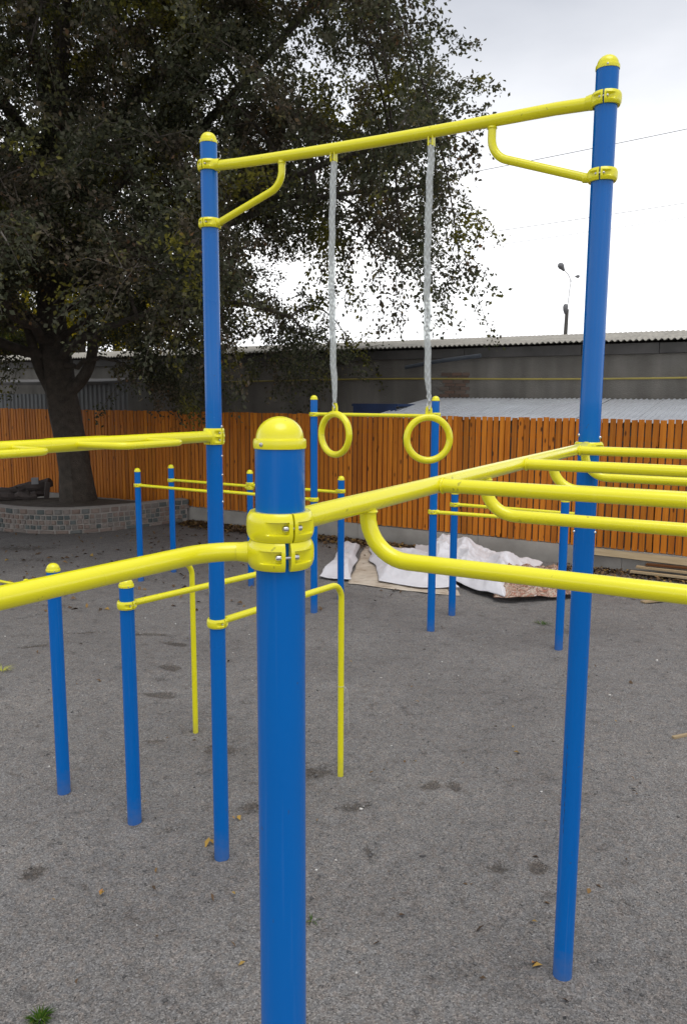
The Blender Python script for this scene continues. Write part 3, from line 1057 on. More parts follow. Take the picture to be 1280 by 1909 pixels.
def planter():
    p = thing('stone_planter', (-6.0, 17.0, 0), 'curved planter wall of mixed granite setts round the big tree', 'planter')
    L = [0]
    for a, b in zip(PL[:-1], PL[1:]):
        L.append(L[-1] + (b - a).length)
    def at(d):
        d = max(0, min(L[-1] - 1e-4, d))
        i = next(k for k in range(len(L) - 1) if L[k + 1] >= d)
        t = (d - L[i]) / max(1e-6, L[i + 1] - L[i])
        q = PL[i].lerp(PL[i + 1], t)
        tg = (PL[min(i + 2, len(PL) - 1)] - PL[max(i - 1, 0)]).normalized()
        return q, tg
    # mortar core
    mb = MB()
    vs, fs = [], []
    prof = [(.012, -.05), (.012, .49), (.03, .505), (.26, .505), (.27, .49), (.27, -.05)]
    n = 90
    for i in range(n + 1):
        q, tg = at(L[-1] * i / n)
        nin = Vector((-tg.y, tg.x, 0))
        for (o, z) in prof:
            c = q + nin * o
            vs.append((c.x, c.y, z))
    k = len(prof)
    for i in range(n):
        for j in range(k - 1):
            a, b = i * k + j, (i + 1) * k + j
            fs.append((a, b, b + 1, a + 1))
    fs.append(tuple(range(k)))
    fs.append(tuple(n * k + j for j in range(k - 1, -1, -1)))
    mb.add(vs, fs)
    mb.build('mortar_core', M['mortar'], p)
    # four sett shapes
    var = []
    for q in range(4):
        g = random.Random(40 + q)
        m_ = MB()
        vs = []
        for z in (-.5, .5):
            for x in (-.5, .5):
                vs.append(Vector((x * g.uniform(.9, 1.0), .5, z * g.uniform(.9, 1.0))))
        for z in (-.5, .5):
            for x in (-.5, .5):
                vs.append(Vector((x * g.uniform(.86, .98), -.30, z * g.uniform(.86, .98))))
        for z in (-.36, .36):
            for x in (-.36, .36):
                vs.append(Vector((x * g.uniform(.85, 1.05), -.5 * g.uniform(.9, 1.1), z * g.uniform(.85, 1.05))))
        fs = []
        for o in (0, 4):
            for (a, b) in ((0, 1), (1, 3), (3, 2), (2, 0)):
                fs.append((o + a, o + b, o + 4 + b, o + 4 + a))
        fs.append((8, 9, 11, 10))
        fs.append((0, 2, 3, 1))
        m_.add(vs, fs)
        var.append(m_.mesh('sett', M['sett'], (0, 0, 0), 50))
    g = random.Random(8)
    rows = [(.035, .075, .30, .03), (.125, .092, .125, .0), (.226, .092, .125, .05), (.327, .092, .122, .02), (.440, .105, .19, .0)]
    for (zc, hh, ww, st) in rows:
        d = .9 + st
        while d < L[-1] - ww * .4:
            w = ww * g.uniform(.86, 1.1)
            q, tg = at(d + w / 2)
            ang = math.atan2(tg.y, tg.x)
            nin = Vector((-tg.y, tg.x, 0))
            c = q + nin * (.03 + g.uniform(-.006, .006))
            link('sett', var[g.randrange(4)], Vector((c.x, c.y, zc + g.uniform(-.004, .004))), p, rot=(g.uniform(-.04, .04), g.uniform(-.05, .05), ang + g.uniform(-.05, .05)),
                 scale=(w - .018, .085, hh - .006))
            d += w
    # soil inside
    mb = MB()
    ring = [at(L[-1] * i / 40)[0] for i in range(41)]
    cx, cy = -6.0, 17.6
    vs = [(cx, cy, .46)]
    for t in (.5, .93):
        for q in ring:
            vs.append((cx + (q.x - cx) * t, cy + (q.y - cy) * t, .44 - .06 * t + .05 * mnoise.noise((q.x * 1.7, q.y * 1.7, t))))
    fs = [(0, 1 + i, 2 + i) for i in range(40)]
    fs += [(1 + i, 42 + i, 43 + i, 2 + i) for i in range(40)]
    mb.add(vs, fs)
    mb.build('soil', M['soil'], p)
planter()

def old_timbers():
    g = random.Random(21)
    data = [((-8.3, 17.55, .47), (-6.75, 17.95, .74), .12, 'thick dark old log lying uppermost in the planter behind the wall'),
            ((-8.4, 17.2, .45), (-6.9, 17.45, .52), .10, 'dark old log lying along the planter soil nearest the setts'),
            ((-8.2, 17.9, .43), (-6.9, 18.0, .52), .12, 'dark old log at the back of the planter against the plinth')]
    for a, b, r_, lab in data:
        m_ = MB()
        path = dense([a, b], .11)
        path = [p + Vector((0, g.uniform(-.03, .03), g.uniform(-.025, .025))) for p in path]
        m_.tube(path, [r_ * g.uniform(.68, 1.05) for _ in path], 7)
        # broken branch stubs
        for q in range(4):
            p = path[g.randrange(1, len(path) - 1)]
            m_.tube([p, p + Vector((g.uniform(-.15, .15), g.uniform(-.2, -.05), g.uniform(.02, .16)))], [r_ * .4, r_ * .15], 6)
        tag(m_.build('old_log', M['oldwood']), lab, 'log', 'old logs in the planter')
    m_ = MB()
    m_.box((-7.02, 17.72, .81), (.15, .13, .13), Matrix.Rotation(.3, 3, 'Z') @ Matrix.Rotation(.1, 3, 'X'))
    tag(m_.build('concrete_block', M['greyblock']), 'small grey concrete block resting on the old logs', 'block')
    m_ = MB()
    m_.box((-6.72, 17.62, .58), (.10, .12, .42), Matrix.Rotation(.5, 3, 'Z') @ Matrix.Rotation(.12, 3, 'Y'))
    tag(m_.build('timber_stump', M['oldwood']), 'dark upright timber stump just left of the trunk', 'stump')
old_timbers()

# ------------------------------------------------------------------ trees
def bez(a, b, c, d, n):
    out = []
    for i in range(n + 1):
        t = i / n
        out.append(a * (1 - t) ** 3 + b * 3 * t * (1 - t) ** 2 + c * 3 * t * t * (1 - t) + d * t ** 3)
    return out

def leaves_mesh(name, P, D, size, g, mat):
    """P leaf positions, D preferred tip direction"""
    n = len(P)
    U = D + g.normal(0, .75, (n, 3))
    U /= np.linalg.norm(U, axis=1)[:, None] + 1e-9
    A = g.normal(0, 1, (n, 3))
    Vv = np.cross(U, A)
    Vv /= np.linalg.norm(Vv, axis=1)[:, None] + 1e-9
    Nn = np.cross(U, Vv)
    L = size * (.65 + .6 * g.random(n))[:, None]
    w = L * (.27 + .10 * g.random(n))[:, None]
    q = np.stack([P, P + U * L * .45 + Vv * w + Nn * L * .10, P + U * L, P + U * L * .45 - Vv * w + Nn * L * .10], 1).reshape(-1, 3)
    return q, np.arange(4 * n).reshape(-1, 4)

def make_tree(name, label, trunk, trunk_r, inside, dens, bbox, n_sec, n_twig, n_leaf, leaf_size, leafmat, seed, n_limb, fork_z, extra_limbs=(), group=None, mind=.6):
    g = np.random.default_rng(seed)
    base = Vector(trunk[0])
    t = thing(name, base, label, 'tree', group)
    wood_mb = MB()
    tp = catmull(trunk, 6)
    nt = len(tp)
    rr = [np.interp(i / (nt - 1), np.linspace(0, 1, len(trunk_r)), trunk_r) for i in range(nt)]
    tm = MB()
    tm.tube(tp, rr, 18)
    # fluting and root flare
    v2 = []
    for i, (x, y, z) in enumerate(tm.v):
        c = tp[min(i // 18, nt - 1)]
        a = math.atan2(y - c.y, x - c.x)
        k = 1 + .09 * math.sin(3 * a + z * .6) + .05 * math.sin(7 * a - z) + .05 * mnoise.noise((x * 3, y * 3, z * 2))
        fl = 1 + .25 * math.exp(-(z - base.z) * 2.2)
        v2.append((c.x + (x - c.x) * k * fl, c.y + (y - c.y) * k * fl, z))
    tm.v = v2
    tm.build('trunk', M['bark'], t)
    # secondary centres
    C = []
    tries = 0
    lo, hi = np.array(bbox[0]), np.array(bbox[1])
    while len(C) < n_sec and tries < n_sec * 400:
        tries += 1
        p = lo + (hi - lo) * g.random(3)
        if not inside(p) or g.random() > dens(p):
            continue
        if C and min(np.linalg.norm((np.array(C) - p), axis=1)) < mind:
            continue
        C.append(p)
    C = np.array(C)
    # limb targets by farthest points
    tg = [int(np.argmax(C[:, 0]))]
    while len(tg) < min(n_limb, len(C)):
        d = np.min(np.linalg.norm(C[:, None] - C[tg][None], axis=2), axis=1)
        tg.append(int(np.argmax(d)))
    nodes = []
    def add_limb(start, target, r0):
        dd = target - start
        h = Vector((dd.x, dd.y, 0))
        b1 = start + h * .22 + Vector((0, 0, max(.35, dd.z * .45)))
        b2 = start + h * .65 + Vector((0, 0, dd.z * .8 + .35))
        path = bez(start, b1, b2, target, 14)
        path = [q + Vector(g.normal(0, .05, 3)) * (0 if i < 1 else 1) for i, q in enumerate(path)]
        wood_mb.tube(path, [r0 * (1 - .82 * i / 14) for i in range(15)], 8)
        for i, q in enumerate(path):
            if i >= 3:
                nodes.append((np.array(q), r0 * (1 - .82 * i / 14)))
    for k in tg:
        target = Vector(C[k])
        zf = float(np.clip(fork_z[0] + (target.z - fork_z[0]) * .45, fork_z[0], fork_z[1]))
        start = min(tp, key=lambda q: abs(q.z - zf))
        add_limb(start, target, .04 + .012 * (target - start).length)
    for (a, b, r0) in extra_limbs:
        path = [Vector(q) for q in catmull(a, 5)]
        wood_mb.tube(path, [r0 * (1 - .55 * i / (len(path) - 1)) for i in range(len(path))], 10)
        for i, q in enumerate(path):
            nodes.append((np.array(q), r0 * (1 - .55 * i / (len(path) - 1))))
    NP = np.array([q[0] for q in nodes])
    tw = MB()
    LP, LD = [], []
    for c in C:
        d = np.linalg.norm(NP - c, axis=1) + .25 * np.maximum(0, NP[:, 2] - c[2])
        i = int(np.argmin(d))
        a = Vector(NP[i])
        cv = Vector(c)
        dd = cv - a
        path = bez(a, a + dd * .3 + Vector((0, 0, .18 * dd.length)), a + dd * .7 + Vector((0, 0, .15 * dd.length)), cv, 6)
        r0 = min(nodes[i][1] * .75, .02 + .013 * dd.length)
        wood_mb.tube(path, [r0 * (1 - .7 * k / 6) for k in range(7)], 5)
        outd = np.array(dd.normalized()) if dd.length > .05 else np.array((0, 0, 1.0))
        for k in range(n_twig):
            j = int(g.integers(2, 7))
            s = np.array(path[j]) + g.normal(0, .06, 3)
            dr = outd * .7 + g.normal(0, .8, 3)
            dr[2] -= .12
            dr /= np.linalg.norm(dr)
            ln = g.uniform(.6, 1.5)
            e = s + dr * ln - np.array((0, 0, .22 * ln * ln))
            mdp = s + dr * ln * .55
            tw.tube([s, mdp, e], [.009, .006, .003], 3, False)
            m_ = int(n_leaf * ln)
            tt = g.random(m_) ** .75
            q = s[None] * (1 - tt[:, None]) ** 2 + mdp[None] * (2 * tt * (1 - tt))[:, None] + e[None] * (tt ** 2)[:, None]
            q = q + g.normal(0, .075, q.shape)
            LP.append(q)
            LD.append(np.repeat((dr * .5 + np.array((0, 0, -.35)))[None], m_, 0))
    wood_mb.build('branches', M['bark'], t)
    me = tw.mesh('twigs', M['bark'], wloc(t), 80)
    link('twigs', me, wloc(t), t)
    P, D = np.concatenate(LP), np.concatenate(LD)
    q, F = leaves_mesh('crown', P, D, leaf_size, g, leafmat)
    q = q - np.array(wloc(t))
    link('crown', quick_mesh('crown', q, F, leafmat), wloc(t), t)
    return t

def in_big(p):
    x, y, z = p
    nx = .35 * mnoise.noise((x * .5, y * .5, z * .6))
    cx = -5.6
    a = abs((x - cx) / (7.7 if x > cx else 6.5)) ** 6
    b = abs((y - 15.6) / 4.9) ** 3
    px = x * 14.5 / y
    if px < -4.2 and px > -6.0:
        zl = 5.2
    elif px <= -6.0:
        zl = 3.1
    else:
        zl = 3.05 if px < .6 else 3.6
    c = abs((z - 8.0) / (5.0 if z > 8 else 5.9)) ** 6
    if x / y > .117 + .055 * nx + (.030 if z < 6.3 else 0):
        return False
    return a + b + c < 1 + nx and z > zl

def dens_big(p):
    x, y, z = p
    px = x * 14.5 / y                 # bearing as seen across the yard
    d = 1.0
    if z < 4.4:
        d = .62
    if px > -2.0:
        d = .66
        # the crown opens towards its right-hand lower side
        r_ = ((px + .1) / 2.1) ** 2 + ((z - 5.0) / 1.5) ** 2
        if r_ < 1:
            d = .14 + .38 * r_
        if z < 4.1:
            d = .34
    return d

big = make_tree('big_tree', 'large dark-leaved tree spreading over the planter and fence', [(-5.92, 17.25, .25), (-5.98, 17.27, 1.2), (-6.14, 17.3, 2.4), (-6.24, 17.3, 3.4), (-6.28, 17.25, 4.6), (-6.1, 17.0, 6.2), (-5.8, 16.7, 8.2), (-5.6, 16.4, 10.5)],
                [.35, .32, .335, .32, .27, .20, .13, .05], in_big, dens_big, ((-11.5, 10.6, 2.4), (2.6, 20, 13)),
                450, 14, 84, .080, M['leaf'], 17, 20, (3.2, 7.5),
                extra_limbs=[([(-6.05, 17.25, 2.75), (-5.62, 17.15, 3.15), (-5.38, 17.05, 3.7), (-5.32, 16.9, 4.9), (-4.9, 16.4, 6.4)], None, .15),
                             ([(-6.35, 17.25, 2.8), (-6.58, 17.1, 3.4), (-6.75, 16.8, 4.4), (-7.5, 16.2, 6.0)], None, .14),
                             ([(-6.2, 17.1, 5.0), (-4.6, 15.9, 6.6), (-2.6, 15.1, 7.6), (-.9, 14.4, 9.0), (.6, 14.0, 10.2)], None, .11),
                             ([(-6.2, 17.1, 4.6), (-4.9, 16.4, 5.6), (-3.4, 15.2, 5.7), (-1.6, 15.0, 6.3), (-.2, 14.4, 6.2)], None, .085),
                             ([(-6.2, 17.2, 3.9), (-5.0, 16.5, 4.4), (-3.6, 15.4, 4.3), (-2.2, 15.2, 4.5), (-1.0, 14.8, 4.2)], None, .07)])
# bare pale dead branches hanging in front of the crown
mb = MB()
for pts in ([(-4.62, 10.9, 6.20), (-4.70, 10.9, 5.60), (-4.66, 10.9, 5.05), (-4.50, 10.9, 4.72)], [(-4.70, 10.9, 5.10), (-4.95, 10.9, 4.95)], [(-4.66, 10.9, 5.05), (-4.78, 10.9, 4.80)], [(-4.66, 10.9, 5.75), (-4.86, 10.9, 5.45)],
            [(-5.30, 10.9, 7.35), (-5.10, 10.9, 6.90), (-4.98, 10.9, 6.45)], [(-5.25, 10.9, 8.6), (-5.05, 10.9, 8.1)]):
    mb.tube(catmull(pts, 4), .011, 5)
mb.build('dead_branches', M['deadwood'], big)

def ell(cx, cy, cz, rx, ry, rz):
    return lambda p: ((p[0] - cx) / rx) ** 2 + ((p[1] - cy) / ry) ** 2 + ((p[2] - cz) / rz) ** 2 < 1 + .4 * mnoise.noise((p[0] * .6, p[1] * .6, p[2] * .6))

make_tree('autumn_tree', 'yellow-leaved autumn tree beyond the building, seen past the trunk', [(-11.6, 35.0, 0), (-11.6, 35.0, 2), (-11.5, 35, 4), (-11.4, 35, 7)], [.22, .2, .16, .05],
          ell(-11.4, 35, 6.4, 4.4, 3.2, 3.6), lambda p: .9, ((-16, 31.5, 3), (-7, 38.5, 10)), 70, 9, 40, .17, M['leafyellow'], 5, 9, (2.5, 5))
make_tree('garden_tree', 'green-leaved tree beyond the building at the far left edge', [(-15.6, 35.5, 0), (-15.6, 35.5, 2), (-15.5, 35.5, 4), (-15.5, 35.5, 7)], [.22, .2, .16, .05],
          ell(-15.4, 35.5, 5.6, 3.6, 3.0, 3.6), lambda p: .9, ((-19.5, 32, 2), (-11.5, 39, 9.6)), 60, 9, 40, .17, M['leafgreen'], 6, 8, (2, 4.5))

# ------------------------------------------------------------------ workout equipment
PR = 0.0445

def post(par, x, y, zt, near=False, screw=None):
    """zt is the very top of the domed cap"""
    seg = 48 if near else 24
    dome = .040
    col = .016
    zc = zt - dome - col
    m_ = MB()
    m_.lathe([(0, -.25), (PR, -.25), (PR, zc + .004), (0, zc + .004)], (x, y, 0), seg)
    p = m_.build('post', M['blue'], par)
    c = MB()
    prof = [(PR + .0006, zc), (PR + .0020, zc), (PR + .0026, zc + .002), (PR + .0026, zc + col - .003), (PR + .0016, zc + col), (PR - .0022, zc + col + .0015)]
    for k in range(1, 11):
        a = math.pi / 2 * k / 10
        prof.append(((PR - .0022) * math.cos(a) if k < 10 else 0, zc + col + .0015 + (dome - .0015) * math.sin(a)))
    c.lathe(prof, (x, y, 0), seg)
    c.build('cap', M['yellow'], p)
    if screw is not None:
        sc = MB()
        d = Vector((math.cos(screw), math.sin(screw), 0))
        sc.lathe([(0, 0), (.0040, 0), (.0036, .0018), (.0014, .0026), (.0010, .0015), (0, .0015)], Vector((x, y, zc + col * .5)) + d * (PR + .0024), 12, d)
        sc.build('screw', M['steel'], p)
    return p

def post_bolts(p, x, y, items):
    for (z, ang) in items:
        d = Vector((math.cos(ang), math.sin(ang), 0))
        b = MB()
        b.lathe([(0, -.002), (.0065, -.002), (.0065, .003), (.004, .0065), (0, .007)], Vector((x, y, z)) + d * PR, 10, d)
        b.build('bolt', M['steel'], p)

def clamp(par, x, y, z, ang, h=.05, gap=None, hi=False, nb=1, bar_r=.02, thick=.0155, gw=3.5):
    gap = ang - math.pi / 2 if gap is None else gap
    g2 = R(gw)
    m_ = MB()
    step = R(1.6) if hi else R(7)
    rows = 26 if hi else 8
    rin = PR + .0006
    c = Vector((x, y, z))
    halves = [(gap + g2, gap + math.pi - g2), (gap + math.pi + g2, gap + 2 * math.pi - g2)]
    def sm(a, b, t):
        t = max(0., min(1., (t - a) / (b - a)))
        return t * t * (3 - 2 * t)
    def rad(s, v):
        base = rin + thick * (1 - .42 * abs(v) ** 3.2)
        # lugs are a touch flatter near the gap
        for (lo_, hi_) in ((-.42, .42),) if nb == 1 else ((-.72, -.16), (.16, .72)):
            if lo_ < v < hi_ and R(8) < s < R(50):
                base -= .0125 * (1 - sm(R(24), R(50), s))
        return base
    for (a0, a1) in halves:
        n = max(8, int((a1 - a0) / step))
        vs, fs = [], []
        for i in range(n + 1):
            th = a0 + (a1 - a0) * i / n
            s = min(th - a0, a1 - th)
            cs, sn = math.cos(th), math.sin(th)
            for j in range(rows + 1):
                v = -1 + 2 * j / rows
                r_ = rad(s, v)
                vs.append(c + Vector((cs * r_, sn * r_, v * h / 2)))
            vs.append(c + Vector((cs * rin, sn * rin, h / 2)))
            vs.append(c + Vector((cs * rin, sn * rin, -h / 2)))
        k = rows + 3
        for i in range(n):
            for j in range(k):
                a, b = i * k + j, i * k + (j + 1) % k
                fs.append((a, a + k, b + k, b))
        fs.append(tuple(range(k)))
        fs.append(tuple(n * k + j for j in range(k - 1, -1, -1)))
        m_.add(vs, fs)
    # socket boss that takes the bar
    d = Vector((math.cos(ang), math.sin(ang), 0))
    if bar_r:
        m_.lathe([(bar_r * 1.15, PR + thick - .012), (bar_r * 1.12, PR + thick + .002), (bar_r * 1.04, PR + thick + .010), (bar_r * .98, PR + thick + .018)], c, 20, d)
    o = m_.build('clamp', M['yellow'], par, sharp=34)
    for gg in (gap, gap + math.pi):
        for sgn in (-1, 1):
            for zz in ([0] if nb == 1 else [-.22 * h, .22 * h]):
                th = gg + sgn * (R(gw) + R(12.5))
                rd = Vector((math.cos(th), math.sin(th), 0))
                tg = Vector((-math.sin(gg), math.cos(gg), 0)) * sgn
                b = MB()
                q = c + rd * (rin + .0088) + Vector((0, 0, zz))
                b.lathe([(0, -.004), (.0056, -.004), (.0056, .0030), (.0046, .0042), (.0026, .0042), (.0022, .002), (0, .002)], q, 12 if hi else 8, tg)
                b.build('bolt', M['steel'], o)
        b = MB()
        rd = Vector((math.cos(gg), math.sin(gg), 0))
        tg = Vector((-math.sin(gg), math.cos(gg), 0))
        for zz in ([0] if nb == 1 else [-.22 * h, .22 * h]):
            q = c + rd * (rin + .0095) + Vector((0, 0, zz))
            b.tube([q - tg * .014, q + tg * .014], .0030, 8)
        b.build('bolt_shank', M['steel'], o)
    return o

def bar(par, name, path, r_, seg=20, step=None):
    m_ = MB()
    m_.tube(path if step is None else dense(path, step), r_, seg)
    return m_.build(name, M['yellow'], par)

def weld(par_mb, p, d, r_):
    par_mb.torus(p, d, r_ + .0005, .0035, 24, 6)

A = Vector((-.113, 1.386, 0)); B = Vector((-.712, 4.308, 0)); C = Vector((1.043, 3.341, 0))
L1 = Vector((-1.918, 5.067, 0)); L2 = Vector((-1.330, 4.687, 0))
E1 = Vector((math.cos(R(-29.5)), math.sin(R(-29.5)), 0))
E2 = Vector((math.cos(R(59.3)), math.sin(R(59.3)), 0))

def az(a, b):
    return math.atan2(b.y - a.y, b.x - a.x)

def up(p, z):
    return Vector((p.x, p.y, z))

def near_frame():
    f = thing('monkey_bar_frame', up(A, 0), 'blue and yellow climbing frame of three posts with monkey bars and high ring bar', 'climbing frame')
    pa = post(f, A.x, A.y, 2.678, True, screw=R(-128))
    pb = post(f, B.x, B.y, 4.075, True, screw=R(-60))
    pc = post(f, C.x, C.y, 4.066, True, screw=R(-108))
    tag(pa, 'near blue post with two yellow clamps and domed cap')
    # rail A - C
    zr = 2.487
    zrc = 2.510
    dAC = (C - A).normalized()
    clamp(f, A.x, A.y, 2.4855, az(A, C), .0505, gap=R(-62), hi=True, bar_r=.0215, gw=1.8)
    clamp(f, C.x, C.y, zrc, az(C, A), .042, bar_r=.0215, nb=1)
    a, b = up(A, zr) + dAC * .058, up(C, zrc) - dAC * .058
    m_ = MB()
    m_.tube(dense([a, b], .2), .0215, 28)
    LN = 1.28
    other0, other1 = up(A + E1 * LN, zr), up(C + E1 * LN, zrc)
    rail = None
    def rail_at(t):
        p = A + dAC * t
        return up(p, zr + (zrc - zr) * t / (C - A).length)
    tops = [.676, 1.351, 2.041]
    lows = [.325, 1.032, 1.735, 2.215]
    for t in tops:
        weld(m_, rail_at(t) + E1 * .0215, E1, .018)
    for t in lows:
        weld(m_, rail_at(t) - Vector((0, 0, .021)), Vector((0, 0, 1)), .018)
    m_.build('side_rail', M['yellow'], f)
    for t in tops:
        bar(f, 'rung', [rail_at(t) + E1 * .012, rail_at(t) + E1 * (LN - .012)], .018, 24, .2)
    for t in lows:
        p = rail_at(t)
        q = p + E1 * LN
        path = fillet([p - Vector((0, 0, .012)), p - Vector((0, 0, .122)), q - Vector((0, 0, .122)), q - Vector((0, 0, .012))], .095, 10)
        bar(f, 'low_rung', path, .018, 24)
    bar(f, 'side_rail', [other0, other1 - dAC * .058], .0215, 24, .2)
    e = C + E1 * LN
    post(f, e.x, e.y, 2.74)
    clamp(f, e.x, e.y, zrc, az(C, A), .042, bar_r=.0215)
    # curved bar leaving the lower clamp of the near post
    zb = 2.4345
    clamp(f, A.x, A.y, zb, R(180), .0505, gap=R(-72), hi=True, bar_r=.0172, gw=5.0)
    dd = Vector((math.cos(R(-124.3)), math.sin(R(-124.3)), 0))
    k = up(A, zb) + Vector((-.125, 0.008, 0))
    path = fillet([up(A, zb) + Vector((-.055, .003, 0)), k, k + dd * 1.75], .16, 12)
    bar(f, 'curved_bar', path, .0172, 28)
    # high bar B - C with braces and lugs
    z1, z2 = 3.907, 3.898
    dBC = (C - B).normalized()
    LB = (C - B).length
    def hb(s, z):
        return up(B + dBC * s, z)
    clamp(f, B.x, B.y, z1, az(B, C), .05, bar_r=.027)
    clamp(f, C.x, C.y, z2, az(C, B), .05, bar_r=.027, gap=az(C, B) + R(90))
    m_ = MB()
    m_.tube([hb(.058, z1 - .004)] + [hb(LB * i / 10, z1 - .006 - .012 * math.sin(math.pi * i / 10)) for i in range(1, 10)] + [hb(LB - .058, z2 - .004)], .0255, 24)
    for s in (.454, 1.533):
        weld(m_, hb(s, 3.862), Vector((0, 0, 1)), .018)
    m_.build('ring_bar', M['yellow'], f)
    clamp(f, B.x, B.y, 3.618, az(B, C), .048, bar_r=.018)
    clamp(f, C.x, C.y, 3.608, az(C, B), .048, bar_r=.018, gap=az(C, B) + R(90))
    bar(f, 'brace', fillet([hb(.055, 3.616), hb(.454, 3.758), hb(.454, 3.875)], .10, 10), .018, 18)
    bar(f, 'brace', fillet([hb(LB - .055, 3.606), hb(1.533, 3.748), hb(1.533, 3.870)], .10, 10), .018, 18)
    for s, zl in ((.750, 3.8665), (1.252, 3.867)):
        m_ = MB()
        for k_ in (-1, 1):
            m_.box(hb(s, zl - .012) + dBC * (.010 * k_), (.005, .03, .05), Matrix.Rotation(az(B, C), 3, 'Z'))
        m_.tube([hb(s, zl - .026) - dBC * .014, hb(s, zl - .026) + dBC * .014], .0045, 8)
        m_.build('hanging_lug', M['yellow'], f)
    # beam with hand loops running left from the far post
    ab = R(-120.7)
    d3 = Vector((math.cos(ab), math.sin(ab), 0))
    s3 = Vector((-d3.y, d3.x, 0))
    if s3.x < 0:
        s3 = -s3
    zz = 2.500
    clamp(f, B.x, B.y, zz, ab, .088, nb=2, bar_r=.0305)
    LB3 = 2.45
    bar(f, 'loop_beam', [up(B, zz) + d3 * .055, up(B, zz) + d3 * (LB3 - .055)], .031, 28, .2)
    for t0 in (.52, 1.28, 2.0):
        for sg in (1, -1):
            if t0 > 1.9 and sg < 0:
                continue
            a_ = up(B, zz) + d3 * t0
            b_ = up(B, zz) + d3 * (t0 + .43)
            out = s3 * (.27 * sg)
            bar(f, 'hand_loop', fillet([a_ + s3 * (.02 * sg), a_ + out + d3 * .03, b_ + out - d3 * .03, b_ + s3 * (.02 * sg)], .05, 8), .0165, 18)
    e = B + d3 * LB3
    post(f, e.x, e.y, 2.70)
    clamp(f, e.x, e.y, zz, ab + math.pi, .088, nb=2, bar_r=.0305)
    # dip bar on the far tall post
    leg = Vector((-.012, 5.325, 0))
    clamp(f, B.x, B.y, 1.445, az(B, leg), .05, bar_r=.021)
    dl = (leg - B).normalized()
    bar(f, 'dip_bar', fillet([up(B, 1.445) + dl * .055, up(leg, 1.432), up(leg, -.2)], .11, 12), .0213, 20)
    post_bolts(pb, B.x, B.y, [(2.553, R(-12)), (2.392, R(-14)), (2.288, R(-14)), (2.138, R(-14))])
    post_bolts(pc, C.x, C.y, [(2.551, R(-34)), (2.144, R(-36)), (2.144, R(-178)), (2.56, R(-176))])
    # sleeve joint line on the far post and black scratch on the right post
    m_ = MB()
    m_.lathe([(PR, 2.350), (PR + .0006, 2.3505), (PR + .0006, 2.3535), (PR, 2.354)], (B.x, B.y, 0), 48)
    m_.build('joint_line', M['blue'], pb)
    m_ = MB()
    g = random.Random(3)
    th = R(-107 - 38)
    zt = 1.18
    while zt > .76:
        ln = g.uniform(.012, .05)
        da = g.uniform(-.012, .012)
        pts = []
        for i in range(4):
            z = zt - ln * i / 3
            t_ = th + da + g.uniform(-.008, .008)
            w = g.uniform(.012, .032) * math.sin(math.pi * (i + .5) / 4)
            pts.append((z, t_, w))
        vs = []
        for (z, t_, w) in pts:
            for sg in (-1, 1):
                vs.append(Vector((C.x + math.cos(t_ + sg * w) * (PR + .0007), C.y + math.sin(t_ + sg * w) * (PR + .0007), z)))
        m_.add(vs, [(0, 1, 3, 2), (2, 3, 5, 4), (4, 5, 7, 6)])
        zt -= ln + g.uniform(-.004, .018)
    m_.build('scratch', M['dark'], pc)
    return hb
hb = near_frame()

# rings on chains inside clear hose
def ring_set(s, ring_az, label, sway, zc, squash):
    top = hb(s, 3.842)
    bot = hb(s + sway, zc + .158)
    t = thing('gymnastic_ring', top, label, 'gymnastic ring', 'gymnastic rings')
    mid = top.lerp(bot, .6) - (C - B).normalized() * .022
    path = bez(top + Vector((0, 0, -.012)), top.lerp(mid, .5) - (C - B).normalized() * .006, mid, bot, 22)
    path = [p + Vector((.0025 * math.sin(i * 1.9 + s * 9), .002 * math.cos(i * 1.3), 0)) for i, p in enumerate(path)]
    rad = [.0158] * len(path)
    rad[-1] = squash
    rad[-2] = .5 * (.0158 + squash)
    m_ = MB()
    m_.tube(path, rad, 14, False)
    m_.build('clear_hose', M['hose'], t)
    # chain: alternate oval links
    Ls = [0]
    for a, b in zip(path[:-1], path[1:]):
        Ls.append(Ls[-1] + (b - a).length)
    ch = MB()
    d, k = -.018, 0
    while d < Ls[-1] + .028:
        dc = min(max(d, 0), Ls[-1])
        i = max(0, min(len(path) - 2, int(np.searchsorted(Ls, dc) - 1)))
        tt = (dc - Ls[i]) / (Ls[i + 1] - Ls[i])
        p = path[i].lerp(path[i + 1], tt)
        dr = (path[i + 1] - path[i]).normalized()
        p = p + dr * (d - dc)
        ax = Vector((1, 0, 0)) if k % 2 else Vector((0, 1, 0))
        ch.torus(p, ax, .0135, .0032, 12, 5, sx=.66)
        d += .0195
        k += 1
    ch.build('chain', M['steel'], t)
    u = Vector((math.cos(ring_az), math.sin(ring_az), 0))
    ctr = Vector((bot.x, bot.y, zc))
    rg = MB()
    rg.torus(ctr, u, .1015, .0165, 64, 18)
    rg.build('ring', M['yellow'], t)
    lg = MB()
    rot = Matrix.Rotation(ring_az + math.pi / 2, 3, 'Z')
    w, hh, th = .017, .045, .008
    prof = [(-w, .108), (w, .108), (w * .92, .140), (w * .55, .155), (-w * .55, .155), (-w * .92, .140)]
    vs = []
    for sd_ in (-1, 1):
        for (x, z) in prof:
            vs.append(ctr + rot @ Vector((x, sd_ * th / 2, z)))
    n = len(prof)
    lg.add(vs, [tuple(range(n - 1, -1, -1)), tuple(range(n, 2 * n))] + [(i, (i + 1) % n, n + (i + 1) % n, n + i) for i in range(n)])
    lg.build('ring_lug', M['yellow'], t)
ring_set(.750, R(-90 - 46), 'yellow gymnastic ring on its chain, turned edgewise, nearer the left tall post', .012, 2.530, .010)
